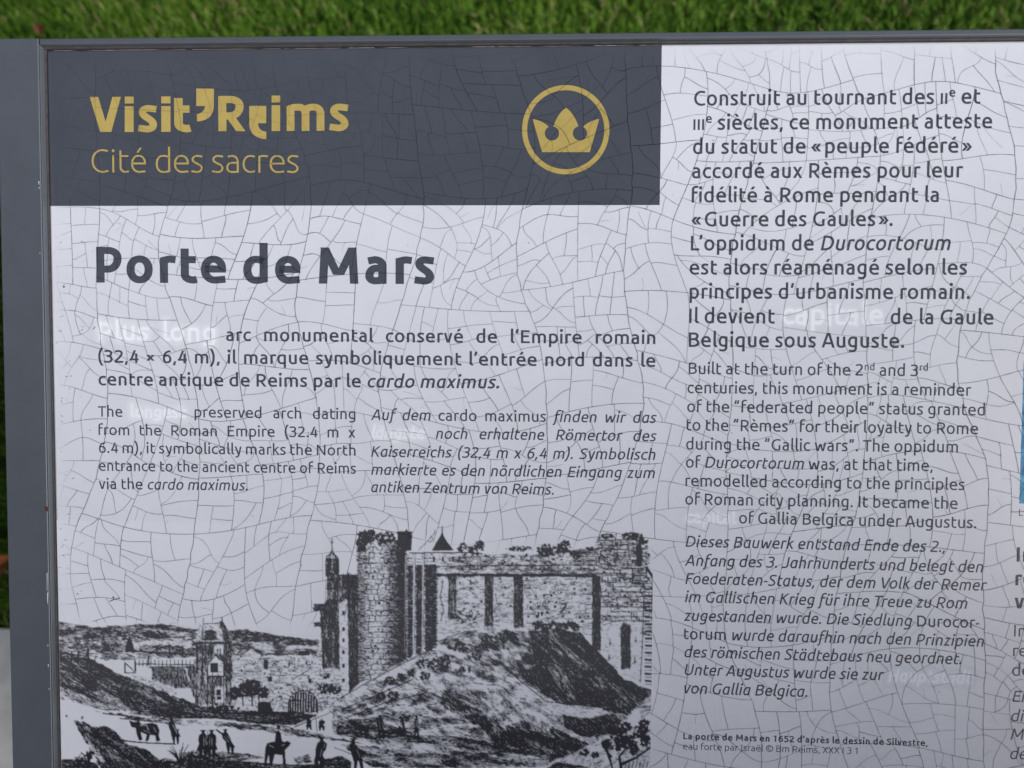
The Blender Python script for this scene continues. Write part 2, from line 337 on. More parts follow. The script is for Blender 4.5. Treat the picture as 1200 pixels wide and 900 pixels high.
# ------------------------------------------------------------------ lettering: a humanist pen-stroke alphabet
# M move, L line, C cubic, A quarter curve leaving level, B quarter curve leaving upright, Z close, O dot (x, y, r)
# h, k half the upright / level stroke; X, O, C.. levels of the stroke's middle; l, r, m left, right, middle
GL = {
 'a': (526, 50, 78, "M 105 Xo-24 L 225 Xo A r 340 L r 0|M r 298 L 250 298 A l 150 B 240 O L r k"),
 'b': (588, 78, 48, "M l 777 L l k+14 L l+.3*(r-l) O L m O A r 260 B m Xo L l+.3*(r-l) Xo-4 L l X-28"),
 'c': (475, 48, 0, "M 440 Xo-22 L 315 Xo A l 260 B 315 O L 446 O+22"),
 'd': (588, 48, 78, "M r 777 L r k+14 L r-.3*(r-l) O L m O A l 260 B m Xo L r-.3*(r-l) Xo-4 L r X-28"),
 'e': (569, 48, 46, "M l 272 L r 272 L r 290 B m Xo A l 260 B m+30 O L 506 O+18"),
 'f': (382, 80, 0, "M l 0 L l 610 B l+175 787-k L 395 787-k-12|M l X L 362 X"),
 'g': (572, 48, 78, "M 100 D+20 L 270 D A r -20 L r X-14 L r-.3*(r-l) Xo L m Xo A l 275 B m 20+k L r-.3*(r-l) 22+k L r 50"),
 'h': (573, 78, 74, "M l 777 L l 0|M l X-20 L l+.25*(r-l) Xo-4 L m Xo A r 330 L r 0"),
 'i': (253, 0, 0, "M 126 0 L 126 520|O 126 612+R R"),
 'j': (253, 0, 0, "M 126 520 L 126 -60 B 10 D L -30 D+8|O 126 612+R R"),
 'k': (524, 78, 0, "M l 777 L l 0|M 430 520 L l+10 262|M l+85 320 L 468 0"),
 'l': (275, 78, 0, "M l 777 L l 118 B l+105 k-6 L l+128 k-2"),
 'm': (866, 78, 74, "M l 0 L l X-16 L l+60 Xo-3 L l+.26*(r-l) Xo A m 340 L m 0|M m 370 B m+.24*(r-l) Xo L m+.28*(r-l) Xo A r 330 L r 0"),
 'n': (573, 78, 74, "M l 0 L l X-16 L l+.24*(r-l) Xo-3 L m Xo A r 325 L r 0"),
 'o': (595, 48, 48, "M m Xo A r 260 B m O A l 260 B m Xo"),
 'p': (588, 78, 48, "M l -205 L l X-14 L l+.3*(r-l) Xo L m Xo A r 260 B m O L l+.3*(r-l) O+4 L l k+28"),
 'q': (588, 48, 78, "M r -205 L r X-14 L r-.3*(r-l) Xo L m Xo A l 260 B m O L r-.3*(r-l) O+4 L r k+28"),
 'r': (390, 78, 0, "M l 0 L l X-16 L l+80 Xo-4 L 270 Xo L 378 Xo-14"),
 's': (440, 46, 42, "M 388 Xo-20 L 240 Xo A l 388 C l 285 r 262 r 140 B 205 O L 40 O+22"),
 't': (407, 78, 0, "M l 665 L l 165 B l+165 O L 378 O+14|M l X L 366 X"),
 'u': (573, 74, 78, "M l 520 L l 195 B m O L r-.24*(r-l) O+3 L r k+16 L r 520"),
 'v': (499, 0, 0, "M 20+s 520 L 249.5-.28*s 0|M 479-s 520 L 249.5+.28*s 0"),
 'w': (774, 0, 0, "M 26+s 520 L 225-.28*s 0|M 387-.2*s 430 L 225+.28*s 0|M 387+.2*s 430 L 549-.28*s 0|M 748-s 520 L 549+.28*s 0"),
 'x': (502, 0, 0, "M 18+s 520 L 484-s 0|M 474-s 520 L 28+s 0"),
 'y': (499, 0, 0, "M 20+s 520 L 262 10|M 479-s 520 L 310 20 C 262 -110 215 D 150 D L 70 D+12"),
 'z': (463, 0, 0, "M 55 X L 405 X|M 405-s 505 L 55+s 15|M 50 k L 420 k"),
 'A': (670, 0, 0, "M 15+s 0 L 335-.36*s 693|M 655-s 0 L 335+.36*s 693|M 145 205 L 525 205"),
 'B': (650, 88, 45, "M l 0 L l 693|M l C L 320 C A r-30 525 B 310 368 L l 368|M 310 368 L 350 368 A r 195 B 320 k L l k"),
 'C': (625, 52, 0, "M 585 Co-28 L 425 Co A l 346 B 425 O L 592 O+28"),
 'D': (732, 88, 52, "M l 0 L l 693|M l C L 290 C A r 346 B 290 k L l k"),
 'E': (583, 88, 0, "M l 0 L l 693|M l C L 528 C|M l 372 L 490 372|M l k L 545 k"),
 'F': (538, 88, 0, "M l 0 L l 693|M l C L 518 C|M l 352 L 475 352"),
 'G': (690, 52, 82, "M 612 Co-28 L 430 Co A l 346 B 430 O L r-90 O+4 L r O+26 L r 340"),
 'H': (722, 88, 88, "M l 0 L l 693|M r 0 L r 693|M l 365 L r 365"),
 'I': (283, 88, 88, "M 141 0 L 141 693"),
 'J': (505, 30, 80, "M r 693 L r 190 B 215 O L 35 O+25"),
 'K': (635, 88, 0, "M l 693 L l 0|M 585-s 693 L l+8 340|M l+95 425 L 628-s 0"),
 'L': (528, 88, 0, "M l 693 L l 0|M l k L 508 k"),
 'M': (872, 0, 0, "M 62+s 0 L 100+s 693|M 810-s 0 L 772-s 693|M 100+.9*s 693 L 436-.25*s 170|M 772-.9*s 693 L 436+.25*s 170"),
 'N': (749, 88, 88, "M l 693 L l 0|M r 693 L r 0|M l 693 L r 0"),
 'P': (617, 88, 45, "M l 0 L l 693|M l C L 310 C A r 478 B 300 262 L l 262"),
 'R': (641, 88, 58, "M l 0 L l 693|M l C L 310 C A r 495 B 300 300 L l 300|M 315 300 L 610-s 0"),
 'S': (547, 48, 48, "M 485 Co-26 L 300 Co A l 530 C l 400 r 335 r 185 B 265 O L 45 O+28"),
 'T': (566, 0, 0, "M 12 C L 554 C|M 283 0 L 283 693"),
 'U': (703, 82, 82, "M l 693 L l 225 B m O A r 225 L r 693"),
 'V': (645, 0, 0, "M 12+s 693 L 322-.28*s 0|M 633-s 693 L 322+.28*s 0"),
 'X': (610, 0, 0, "M 15+s 693 L 595-s 0|M 585-s 693 L 25+s 0"),
 'Z': (580, 0, 0, "M 50 C L 525 C|M 525-s 680 L 45+s 15|M 40 k L 540 k"),
 '1': (564, 0, 0, "M 310 0 L 310 693|M 310 660 L 130 555"),
 '2': (564, 0, 70, "M 70 Co-42 L 245 Co A r 515 C r 370 190 200 85 k+20|M 60 k L 512 k"),
 '3': (564, 0, 55, "M 75 Co-20 L 265 Co A r-14 530 B 280 372 L 190 372|M 280 372 A r 195 B 250 O L 50 O+25"),
 '4': (564, 0, 0, "M 405 0 L 405 520|M 340-.1*s 693 L 75+s 195|M 45 190 L 530 190"),
 '5': (564, 0, 55, "M 490 C L 150 C|M 160 693 L 148 400|M 130 415 L 240 415 A r 210 B 235 O L 55 O+25"),
 '6': (564, 50, 48, "M 470 Co-2 C 200 Co l 470 l 240 B m O A r 212 B m 415 L 200 408 L l 365"),
 '.': (246, 0, 0, "O 123 R-4 R"),
 ',': (246, 0, 0, "M 143 105 L 85 -115"),
 '(': (330, 0, 0, "M 285 810 C 70 580 70 80 285 -160"),
 ')': (330, 0, 0, "M 45 810 C 260 580 260 80 45 -160"),
 '-': (310, 0, 0, "M 45 262 L 265 262"),
 '\u2019': (240, 0, 0, "M 150 745 L 95 520"),
 '\u201c': (420, 0, 0, "M 95 520 L 150 745|M 250 520 L 305 745"),
 '\u201d': (420, 0, 0, "M 150 745 L 95 520|M 305 745 L 250 520"),
 '\u00ab': (470, 0, 0, "M 225 455 L 60 262|M 60 282 L 225 90|M 410 455 L 245 262|M 245 282 L 410 90"),
 '\u00bb': (470, 0, 0, "M 60 455 L 225 262|M 225 282 L 60 90|M 245 455 L 410 262|M 410 282 L 245 90"),
 '\u00d7': (564, 0, 0, "M 130 130 L 434 435|M 130 435 L 434 130"),
 '\u00a9': (830, 30, 30, "M 415 705-k A 800-h 346 B 415 -12+k A 30+h 346 B 415 705-k|M 560 500 L 440 520 A 240 346 B 440 172 L 560 195"),
 '\u00a6': (215, 0, 0, "M 107 0 L 107 500"),
}
ITALIC = {
 'a': (560, 48, 74, "M r 520 L r 0|M r X-8 L r-.3*(r-l) Xo L m+5 Xo A l 260 B m-5 O L r-.3*(r-l) O+12 L r 110"),
 'f': (372, 0, 0, "M 20 D+4 L 60 D+8 A 130+h*.3 -40 L 130+h*.3 610 B 310 787-k L 400 787-k-12|M 60 X L 350 X"),
 'v': GL['v'], 'e': (545, 48, 44, "M l 268 L r-10 268 L r 300 B m+10 Xo A l 260 B m+30 O L 490 O+20"),
}
ACC = {'\u00e9': ('e', "M m-30 600 L m+75 745"), '\u00e8': ('e', "M m+30 600 L m-75 745"), '\u00e0': ('a', "M m+25 600 L m-75 745"),
       '\u00eb': ('e', "O m-100 675 R*.95|O m+100 675 R*.95"), '\u00f6': ('o', "O m-100 675 R*.95|O m+100 675 R*.95"),
       '\u00e4': ('a', "O m-100 675 R*.95|O m+100 675 R*.95"), '\u00fc': ('u', "O m-100 675 R*.95|O m+100 675 R*.95")}

_cache = {}
def glyph(ch, w, italic, fine):
    """-> (advance, [('S', points) or ('O', x, y, r)]) in 1/1000 em"""
    key = (ch, w, italic, fine)
    if key in _cache: return _cache[key]
    extra = None; base = ch
    if ch in ACC: base, extra = ACC[ch]
    adv, sl_, sr_, src = (ITALIC if italic and base in ITALIC else GL)[base]
    h = w / 2; k = h * 0.86
    if adv > 250 and w > 110: adv = adv * (1 + (w - 110) * 0.0009)
    sc = adv / (ITALIC if italic and base in ITALIC else GL)[base][0]
    a0 = adv / sc
    env = dict(h=h, k=k, s=h * 1.08, R=h * 1.12 + 9, X=520 - k, Xo=530 - k, O=k - 10, C=693 - k, Co=703 - k, D=-212 + k, l=sl_ + h, r=a0 - sr_ - h)
    env['m'] = (env['l'] + env['r']) / 2 if (sl_ or sr_) else a0 / 2
    N = fine
    out = []
    for path in (src + ('|' + extra if extra else '')).split('|'):
        tk = path.split(); i = 0; pts = []
        def val(j): return float(eval(tk[j], {}, env))
        while i < len(tk):
            c = tk[i]
            if c == 'O':
                out.append(('O', val(i + 1) * sc, val(i + 2), val(i + 3))); i += 4; continue
            if c == 'M': pts = [(val(i + 1), val(i + 2))]; i += 3
            elif c == 'L': pts.append((val(i + 1), val(i + 2))); i += 3
            else:
                p0 = pts[-1]
                if c == 'C': c1 = (val(i+1), val(i+2)); c2 = (val(i+3), val(i+4)); p3 = (val(i+5), val(i+6)); i += 7; n = N * 2
                else:
                    p3 = (val(i + 1), val(i + 2)); K = 0.60; i += 3; n = N
                    if c == 'A': c1 = (p0[0] + K * (p3[0] - p0[0]), p0[1]); c2 = (p3[0], p3[1] - K * (p3[1] - p0[1]))
                    else: c1 = (p0[0], p0[1] + K * (p3[1] - p0[1])); c2 = (p3[0] - K * (p3[0] - p0[0]), p3[1])
                for q in range(1, n + 1):
                    t = q / n; u = 1 - t
                    pts.append(tuple(u**3 * p0[d] + 3*u*u*t * c1[d] + 3*u*t*t * c2[d] + t**3 * p3[d] for d in (0, 1)))
        if len(pts) > 1: out.append(('S', [(x * sc, y) for x, y in pts]))
    _cache[key] = (adv, out)
    return _cache[key]

def pen(pts, w):
    """left and right edges of a stroke drawn with a pen whose level strokes are a little thinner; steep straight ends are cut level"""
    P = [pts[0]]
    for p in pts[1:]:
        if abs(p[0] - P[-1][0]) + abs(p[1] - P[-1][1]) > 1e-3: P.append(p)
    P = np.array(P); n = len(P); h = w / 2; k = h * 0.86
    closed = n > 3 and np.hypot(*(P[0] - P[-1])) < 1.0
    T = np.diff(P, axis=0); T /= np.linalg.norm(T, axis=1, keepdims=True)
    def off(t): return np.array([-t[1] * h, t[0] * k])
    L, Rr = [], []
    for i in range(n):
        if i == 0 and not closed: t = T[0]
        elif i == n - 1 and not closed: t = T[-1]
        else:
            a, b = (T[i - 1], T[i % (n - 1)]) if 0 < i < n - 1 else (T[-1], T[0])
            oa, ob = off(a), off(b); d = 1 + float(a @ b)
            if d < 0.25: d = 0.25
            mm = (oa + ob) / d
            L.append(P[i] + mm); Rr.append(P[i] - mm); continue
        o = off(t)
        if abs(t[1]) > 0.45: o = np.array([-math.copysign(h / max(abs(t[1]), .45) * (0.55 + 0.45 * abs(t[1])), t[1]), 0.0])
        L.append(P[i] + o); Rr.append(P[i] - o)
    return np.array(L), np.array(Rr)

ZP = 0.000015
def parse(text):
    """markup: _italic_ toggles, ^raised^ toggles -> [(char, italic, raised)]"""
    it = up = False; out = []
    for c in text:
        if c == '_': it = not it
        elif c == '^': up = not up
        else: out.append((c, it, up))
    return out

KERN = {('T','r'): -60, ('T','h'): -8, ('V','o'): -45, ('r','o'): -6, ('A','u'): -6, ('L','\u2019'): -70, ('P','o'): -12, ('f','\u00fc'): -4, ('o','f'): -6, ('r','.'): -40, ('F','o'): -25}
def layout(text, w, fine=7, track=0.0):
    x = 0.0; items = []; prev = None
    for c, it, up in parse(text):
        sc = 0.60 if up else 1.0
        if c == ' ': items.append((' ', x, None, it, up)); x += 228; prev = c; continue
        if c == '~': x += 125; prev = c; continue
        adv, st = glyph(c, w * (1.08 if up else 1.0) if not c == '\u00a6' else w * 0.85, it, fine)
        x += KERN.get((prev, c), 0)
        items.append((c, x, st, it, up)); x += adv * sc * (0.965 if it else 1.0) + track; prev = c
    return x, items

def strokes(items, w, gap=0.0, sx=1.0, grow=0.0):
    """all edges of a laid out line in 1/1000 em: [(L, R)] and dots"""
    res = []; sp = 0
    for c, x, st, it, up in items:
        if st is None: sp += 1; continue
        sc = 0.60 if up else 1.0; ry = 330 if up else 0; ws = w * (1.08 if up else 1.0) if c != '\u00a6' else w * 0.85
        xs = 0.965 if it else 1.0; sh = 0.20 if it else 0.0; x0 = x * sx + sp * gap
        def tr(p):
            p = np.asarray(p, float); y = p[:, 1] * sc
            return np.stack([x0 + (p[:, 0] * sc * xs + sh * (y - 80)) * sx, y + ry], 1)
        for q in st:
            if q[0] == 'S':
                L, Rr = pen(q[1], ws + grow); res.append((tr(L), tr(Rr)))
            else:
                a = np.linspace(0, 2 * math.pi, 17); r = q[3] + grow / 2; cs, sn = np.cos(a), np.sin(a)
                D = np.stack([q[1] + r * np.sign(cs) * np.abs(cs) ** 0.75, q[2] + r * np.sign(sn) * np.abs(sn) ** 0.75], 1)
                res.append((tr(D), tr(np.repeat([[q[1], q[2]]], 17, 0))))
    return res

def bounds(res):
    xs = np.concatenate([np.concatenate([a[:, 0], b[:, 0]]) for a, b in res]); return xs.min(), xs.max()

def write(sheet, text, em, w, p0, p1, sx=None, fine=7, grow=0.0, ink=1.0, z=ZP, track=0.0):
    """sets one line from p0 to p1 (baseline ends as measured on the print); sx None: letters fill the width, else the word gaps do"""
    a, b = np.array(inv(*p0)), np.array(inv(*p1)); ln = np.linalg.norm(b - a); ex = (b - a) / ln; ey = np.array([ex[1], -ex[0]])
    W, items = layout(text, w, fine, track); sc = em / 1000
    x0, x1 = bounds(strokes(items, w))
    ns = sum(1 for i in items if i[2] is None)
    gap = 0.0
    if sx is None or ns == 0: s = ln / ((x1 - x0) * sc)
    else: s = sx; gap = (ln / sc - (x1 - x0) * s) / ns
    res = strokes(items, w, gap, s, grow); x0 = bounds(strokes(items, w, gap, s))[0]
    for i, (L, Rr) in enumerate(res):
        f = lambda Q: a + ((Q[:, :1] - x0) * ex + Q[:, 1:] * ey) * sc
        sheet.ribbon(f(L), f(Rr), z + (i % 11) * 5e-6, ink)
    return s, gap

def text_part(name, lines, mat, w, em, sx=None, fine=6):
    sh = Sheet()
    for t in lines:
        write(sh, t[0], em, w, (t[1], t[2]), (t[3], t[4]), sx if len(t) > 5 else None, fine)
    return sh.build(name, mat, wf)

# heading in the band
hd = Sheet()
EM = 58.8; WB = 168
for t, x0, y0, x1, y1, *wb in (('V', 105.8, 154.7, 142.2, 154.6), ('s', 161.8, 154.6, 184.2, 154.5, 150), ('t', 204.4, 154.5, 224.4, 154.4),
                          ('R', 256, 153.8, 287.6, 153.7, 162), ('s', 385.7, 153.2, 408.4, 153.2, 150), ('m', 336, 153.4, 380.2, 153.3, 152)):
    write(hd, t, EM, wb[0] if wb else WB, (x0, y0), (x1, y1), fine=16)
for x0, x1, y in ((146.2, 156.6, 154.7), (189, 199.8, 154.5), (318.3, 328.3, 153.5)):
    for a, b in ((y - 30.2, y), (y - 41.5, y - 33.4)):
        hd.poly([inv(x0, a), inv(x1, a), inv(x1, b), inv(x0, b)], ZP)
def curve(p0, c1, c2, p3, n=14):
    return [tuple((1-t)**3*p0[d] + 3*(1-t)**2*t*c1[d] + 3*(1-t)*t*t*c2[d] + t**3*p3[d] for d in (0, 1)) for t in np.linspace(0, 1, n)]
comma = [(230.0, 103.8), (250.6, 103.8)] + curve((250.6, 123), (250.6, 135.5), (243.5, 141.6), (231, 142.3)) + [(230.6, 134.0)] + curve((231.0, 133.6), (236.5, 132.8), (239.8, 129.5), (240.2, 124.2)) + [(230.0, 124.2)]
hd.poly([inv(*p) for p in comma], ZP)
comma2 = [(292.1, 124.0), (312.0, 124.0), (312.0, 144.4), (302.3, 144.4)] + curve((302.5, 145.5), (302.8, 150.5), (306, 154.0), (312.0, 154.3)) + [(312.0, 163.0)] + curve((312.0, 163.0), (299, 162.6), (292.1, 155.5), (292.1, 144.5))
hd.poly([inv(*p) for p in comma2], ZP)
hd.build('heading_lettering', M['gold'], tb)
sb = Sheet(); write(sb, 'Cit\u00e9 des sacres', 38.6, 62, (107.6, 202.0), (349.8, 202.4), fine=14); sb.build('subheading_lettering', M['gold'], tb)

# crown in its ring
cw = Sheet()
cx, cy = 663.0, 152.0
ring_o = [inv(cx + 51.2 * math.cos(a), cy + 52.3 * math.sin(a)) for a in np.linspace(0, 2 * math.pi, 97)]
ring_i = [inv(cx + 45.2 * math.cos(a), cy + 46.3 * math.sin(a)) for a in np.linspace(0, 2 * math.pi, 97)]
cw.ribbon(ring_o, ring_i, ZP)
def cz(x, y): return (600 + x / 7.5, 90 + y / 7.5)
def half(mir):
    """one half of the crown from the base's middle, out, up and over to the spike"""
    p = [(474, 662), (683, 662), (767, 371)] + curve((767, 371), (725, 376), (672, 396), (632, 432), 8)
    a0, a1 = math.atan2(432 - 497, 632 - 597), math.atan2(432 - 497, 583 - 597)
    for t in np.linspace(a0, a1 + 2 * math.pi, 30): pass
    a1 -= 2 * math.pi
    for t in np.linspace(a0, -(2 * math.pi) - (math.pi - (a1 + 2 * math.pi)) if False else a1 + 4 * math.pi, 30): p.append((597 + 63 * math.cos(t), 497 + 63 * math.sin(t)))
    p += curve((583, 432), (560, 362), (520, 305), (474, 269), 10)
    return [((948 - x) if mir else x, y) for x, y in p]
rt, lf = half(False), half(True)
crown = rt + lf[::-1][1:-1]
cw.poly([inv(*cz(*p)) for p in crown], ZP + 2e-6)
cw.build('crown_emblem', M['gold'], tb)

# title and paragraphs
tt = Sheet(); write(tt, 'Porte de Mars', 61, 160, (113.2, 331.2), (508.9, 333.0), fine=16); tt.build('title_lettering', M['ink'], wf)
J = 'fill'
text_part('paragraph_lettering', [
    ('arc monumental conserv\u00e9 de l\u2019Empire romain', 265, 399.6, 768, 403.3, J),
    ('(32,4 \u00d7 6,4 m), il marque symboliquement l\u2019entr\u00e9e nord dans le', 115.2, 425.0, 768, 430.0, J),
    ('centre antique de Reims par le _cardo maximus._', 115.5, 451.6, 585, 455.3)], M['ink'], 122, 21.8, 1.03)
text_part('paragraph_lettering', [
    ('The', 115, 488.3, 143.5, 488.5), ('preserved arch dating', 228, 489.0, 416.5, 491.5, J),
    ('from the Roman Empire (32.4 m x', 115.5, 509.8, 416.5, 513, J), ('6.4 m), it symbolically marks the North', 116, 530.7, 416.8, 534, J),
    ('entrance to the ancient centre of Reims', 116, 551.7, 417, 555.2), ('via the _cardo maximus._', 116, 573, 290.2, 575)], M['ink'], 106, 18.2, 1.0)
text_part('paragraph_lettering', [
    ('_Auf dem_ cardo maximus _finden wir das_', 434.8, 492.2, 769.5, 495.8, J), ('_noch erhaltene R\u00f6mertor des_', 510.7, 514.2, 769.5, 517.3, J),
    ('_Kaiserreichs (32,4 m x 6,4 m). Symbolisch_', 435, 535.3, 768.2, 539, J), ('_markierte es den n\u00f6rdlichen Eingang zum_', 435, 556.3, 767.5, 560.5, J),
    ('_antiken Zentrum von Reims._', 435, 576.8, 649, 579.8)], M['ink'], 106, 18.2, 1.0)
text_part('paragraph_lettering', [
    ('Construit au tournant des \u00a6\u00a6^e^ et', 813.3, 124, 1149, 121.6), ('\u00a6\u00a6\u00a6^e^ si\u00e8cles, ce monument atteste', 812.5, 152.4, 1162.5, 150.4),
    ('du statut de \u00ab~peuple f\u00e9d\u00e9r\u00e9~\u00bb', 812, 180.5, 1139, 179.0), ('accord\u00e9 aux R\u00e8mes pour leur', 811, 209, 1128.3, 208),
    ('fid\u00e9lit\u00e9 \u00e0 Rome pendant la', 810.5, 237.3, 1100, 236.8), ('\u00ab~Guerre des Gaules~\u00bb.', 810, 265.5, 1046, 265),
    ('L\u2019oppidum de _Durocortorum_', 809.5, 293.6, 1114, 293.4), ('est alors r\u00e9am\u00e9nag\u00e9 selon les', 808, 321.8, 1133, 322),
    ('principes d\u2019urbanisme romain.', 808, 350, 1136.5, 350.6), ('Il devient', 807.5, 378.7, 908, 379.2), ('de la Gaule', 1043.5, 379.8, 1164, 380.4),
    ('Belgique sous Auguste.', 807, 406.6, 1059.5, 407.8)], M['ink'], 121, 24.3)
text_part('paragraph_lettering', [
    ('Built at the turn of the 2^nd^ and 3^rd^', 807, 438.3, 1087, 441), ('centuries, this monument is a reminder', 805.5, 460.8, 1138, 463.9),
    ('of the \u201cfederated people\u201d status granted', 805.2, 482.8, 1154, 487), ('to the \u201cR\u00e8mes\u201c for their loyalty to Rome', 804.5, 504.5, 1146, 509),
    ('during the \u201cGallic wars\u201d. The oppidum', 804, 526.8, 1122.5, 530.4), ('of _Durocortorum_ was, at that time,', 803.7, 548, 1093, 552.3),
    ('remodelled according to the principles', 803.2, 569.7, 1130, 574.5), ('of Roman city planning. It became the', 803, 591.3, 1122, 596.5),
    ('of Gallia Belgica under Augustus.', 866, 613.4, 1144, 619.2)], M['ink'], 106, 19.2)
text_part('paragraph_lettering', [
    ('_Dieses Bauwerk entstand Ende des 2.,_', 803.3, 640.8, 1107.5, 647.2), ('_Anfang des 3. Jahrhunderts und belegt den_', 802.5, 663, 1152, 671),
    ('_Foederaten-Status, der dem Volk der Remer_', 803, 684.3, 1156.5, 692.4), ('_im Gallischen Krieg f\u00fcr ihre Treue zu Rom_', 802.5, 705.7, 1133.5, 713.4),
    ('_zugestanden wurde. Die Siedlung_ Durocor-', 801.7, 727.5, 1147.5, 736), ('torum _wurde daraufhin nach den Prinzipien_', 801.5, 749, 1153, 757.9),
    ('_des r\u00f6mischen St\u00e4dtebaus neu geordnet._', 802, 770.2, 1126.5, 778.6), ('_Unter Augustus wurde sie zur_', 802.3, 791, 1036, 797.3),
    ('_von Gallia Belgica._', 801.7, 812.6, 946, 816.9)], M['ink'], 107, 18.9)
text_part('caption_lettering', [('La porte de Mars en 1652 d\u2019apr\u00e8s le dessin de Silvestre,', 800.7, 866.3, 1087, 874.4)], M['ink'], 150, 11.0)
text_part('caption_lettering', [('eau forte par Isra\u00ebl \u00a9 Bm Reims, XXX I 3 1', 800.5, 878.2, 1005, 883.6)], M['ink'], 90, 11.0)
# the next column, cut by the picture's edge
def cut_lines(lines, w, em):
    sh = Sheet()
    for t, x, y in lines:
        W, items = layout(t, w); x0, x1 = bounds(strokes(items, w)); L = (x1 - x0) * em / 1000 * 1.03
        write(sh, t, em, w, (x, y), (x + L, y + L * (y - 280) / 24500.0), fine=7)
    return sh
cut_lines([('In', 1191.2, 658.2), ('re', 1189.7, 686.0), ('v', 1188.6, 713.0)], 140, 24.3).build('paragraph_lettering', M['ink'], wf)
cut_lines([('In', 1188.2, 745.8), ('re', 1187.0, 769.0), ('de', 1186.0, 791.8)], 98, 19.2).build('paragraph_lettering', M['ink'], wf)
cut_lines([('_Ei_', 1186.2, 822.4), ('_di_', 1184.8, 845.2), ('_M_', 1184.0, 866.6), ('_de_', 1183.6, 889.4)], 98, 19.0).build('paragraph_lettering', M['ink'], wf)
cut_lines([('L', 1194, 604.4)], 90, 11.0).build('caption_lettering', M['ink'], wf)

# white words with a soft printed edge
def soft_word(t, x0, y0, x1, y1, em, w=118):
    """a word printed with a soft edge: one sheet of ink, thinning away from the strokes"""
    a, b = np.array(inv(x0, y0)), np.array(inv(x1, y1)); ln = np.linalg.norm(b - a); ex = (b - a) / ln; ey = np.array([ex[1], -ex[0]]); sc = em / 1000
    W, items = layout(t, w); bx0, bx1 = bounds(strokes(items, w)); sx = ln / ((bx1 - bx0) * sc); pts = []
    for c, x, st, it, up in items:
        for q in st or ():
            if q[0] == 'S':
                P = np.array(q[1]); seg = np.hypot(*np.diff(P, axis=0).T)
                for p0, p1, L in zip(P[:-1], P[1:], seg): pts += [p0 + (p1 - p0) * f for f in np.linspace(0, 1, max(2, int(L / 18)))]
            else: pts.append(np.array([q[1], q[2]]))
        n0 = len(pts)
        for j in range(soft_word.mark, n0):
            p = pts[j]; pts[j] = np.array([(x + p[0] * (.965 if it else 1) + (.20 * (p[1] - 80) if it else 0) - bx0) * sx, p[1]]) * sc
        soft_word.mark = n0
    soft_word.mark = 0
    K = np.array(pts); hw = w / 2 * sc; pad = hw + 6; gx_ = np.arange(K[:, 0].min() - pad, K[:, 0].max() + pad, .7); gy_ = np.arange(K[:, 1].min() - pad, K[:, 1].max() + pad, .7)
    GX, GY = np.meshgrid(gx_, gy_); D2 = np.full(GX.shape, 1e9)
    for p in K: np.minimum(D2, (GX - p[0]) ** 2 + (GY - p[1]) ** 2, out=D2)
    d = np.sqrt(D2) - hw; core = np.clip(.5 - d / 2.2, 0, 1); core = core * core * (3 - 2 * core); halo = np.exp(-np.clip(d, 0, None) ** 2 / 7.0)
    fadeu = .92 - .25 * vnoise(GX.ravel() + x0, GY.ravel() + y0, 30, 20, 0, 4).reshape(GX.shape)
    ink = np.clip(.52 * core + .22 * halo, 0, 1) * fadeu; ink[0] = ink[-1] = 0; ink[:, 0] = ink[:, -1] = 0
    sh = Sheet(); m, n = GX.shape; idx = np.arange(m * n).reshape(m, n); keep = (ink[:-1, :-1] + ink[1:, :-1] + ink[:-1, 1:] + ink[1:, 1:]) > .002
    sh.v = [(a[0] + ex[0] * u + ey[0] * v, a[1] + ex[1] * u + ey[1] * v, ZP - 6e-6) for u, v in zip(GX.ravel(), GY.ravel())]; sh.a = ink.ravel().tolist()
    sh.f = [tuple(f) for f in np.stack([idx[:-1, :-1][keep], idx[:-1, 1:][keep], idx[1:, 1:][keep], idx[1:, :-1][keep]], 1).tolist()]
    sh.build('highlighted_word', M['white'], wf)
soft_word.mark = 0
for word in (('Plus  long', 116, 398.0, 252.3, 399.5, 29.0), ('capitale', 916, 379.6, 1034.5, 380.6, 33.0), ('longest', 153.8, 488.6, 216.8, 489.6, 18.6),
             ('_l\u00e4ngste_', 435.6, 513.2, 497.3, 514.2, 19.5), ('capital', 803.5, 612.4, 862, 613.6, 19.2), ('_Hauptstadt_', 1040.8, 798.2, 1139, 801.0, 19.2)): soft_word(*word)

# corner of the blue picture in the next column
bl = Sheet(); q = [inv(1199.6, 425), inv(1194.4, 590)]
bl.poly([(q[0][0], 60 - 90), (q[0][0] + 350, 60 - 90), (q[1][0] + 350, q[1][1]), (q[1][0], q[1][1])], ZP); bl.build('blue_picture', M['blue'], wf)
# ------------------------------------------------------------------ the etching: ink strokes laid by tone and direction
ER = np.random.default_rng(11)
def inside(px, py, poly):
    r = np.zeros(len(px), bool); n = len(poly)
    for i in range(n):
        x0, y0 = poly[i]; x1, y1 = poly[(i + 1) % n]
        if y0 == y1: continue
        c = ((y0 > py) != (y1 > py)) & (px < (x1 - x0) * (py - y0) / (y1 - y0) + x0)
        r ^= c
    return r

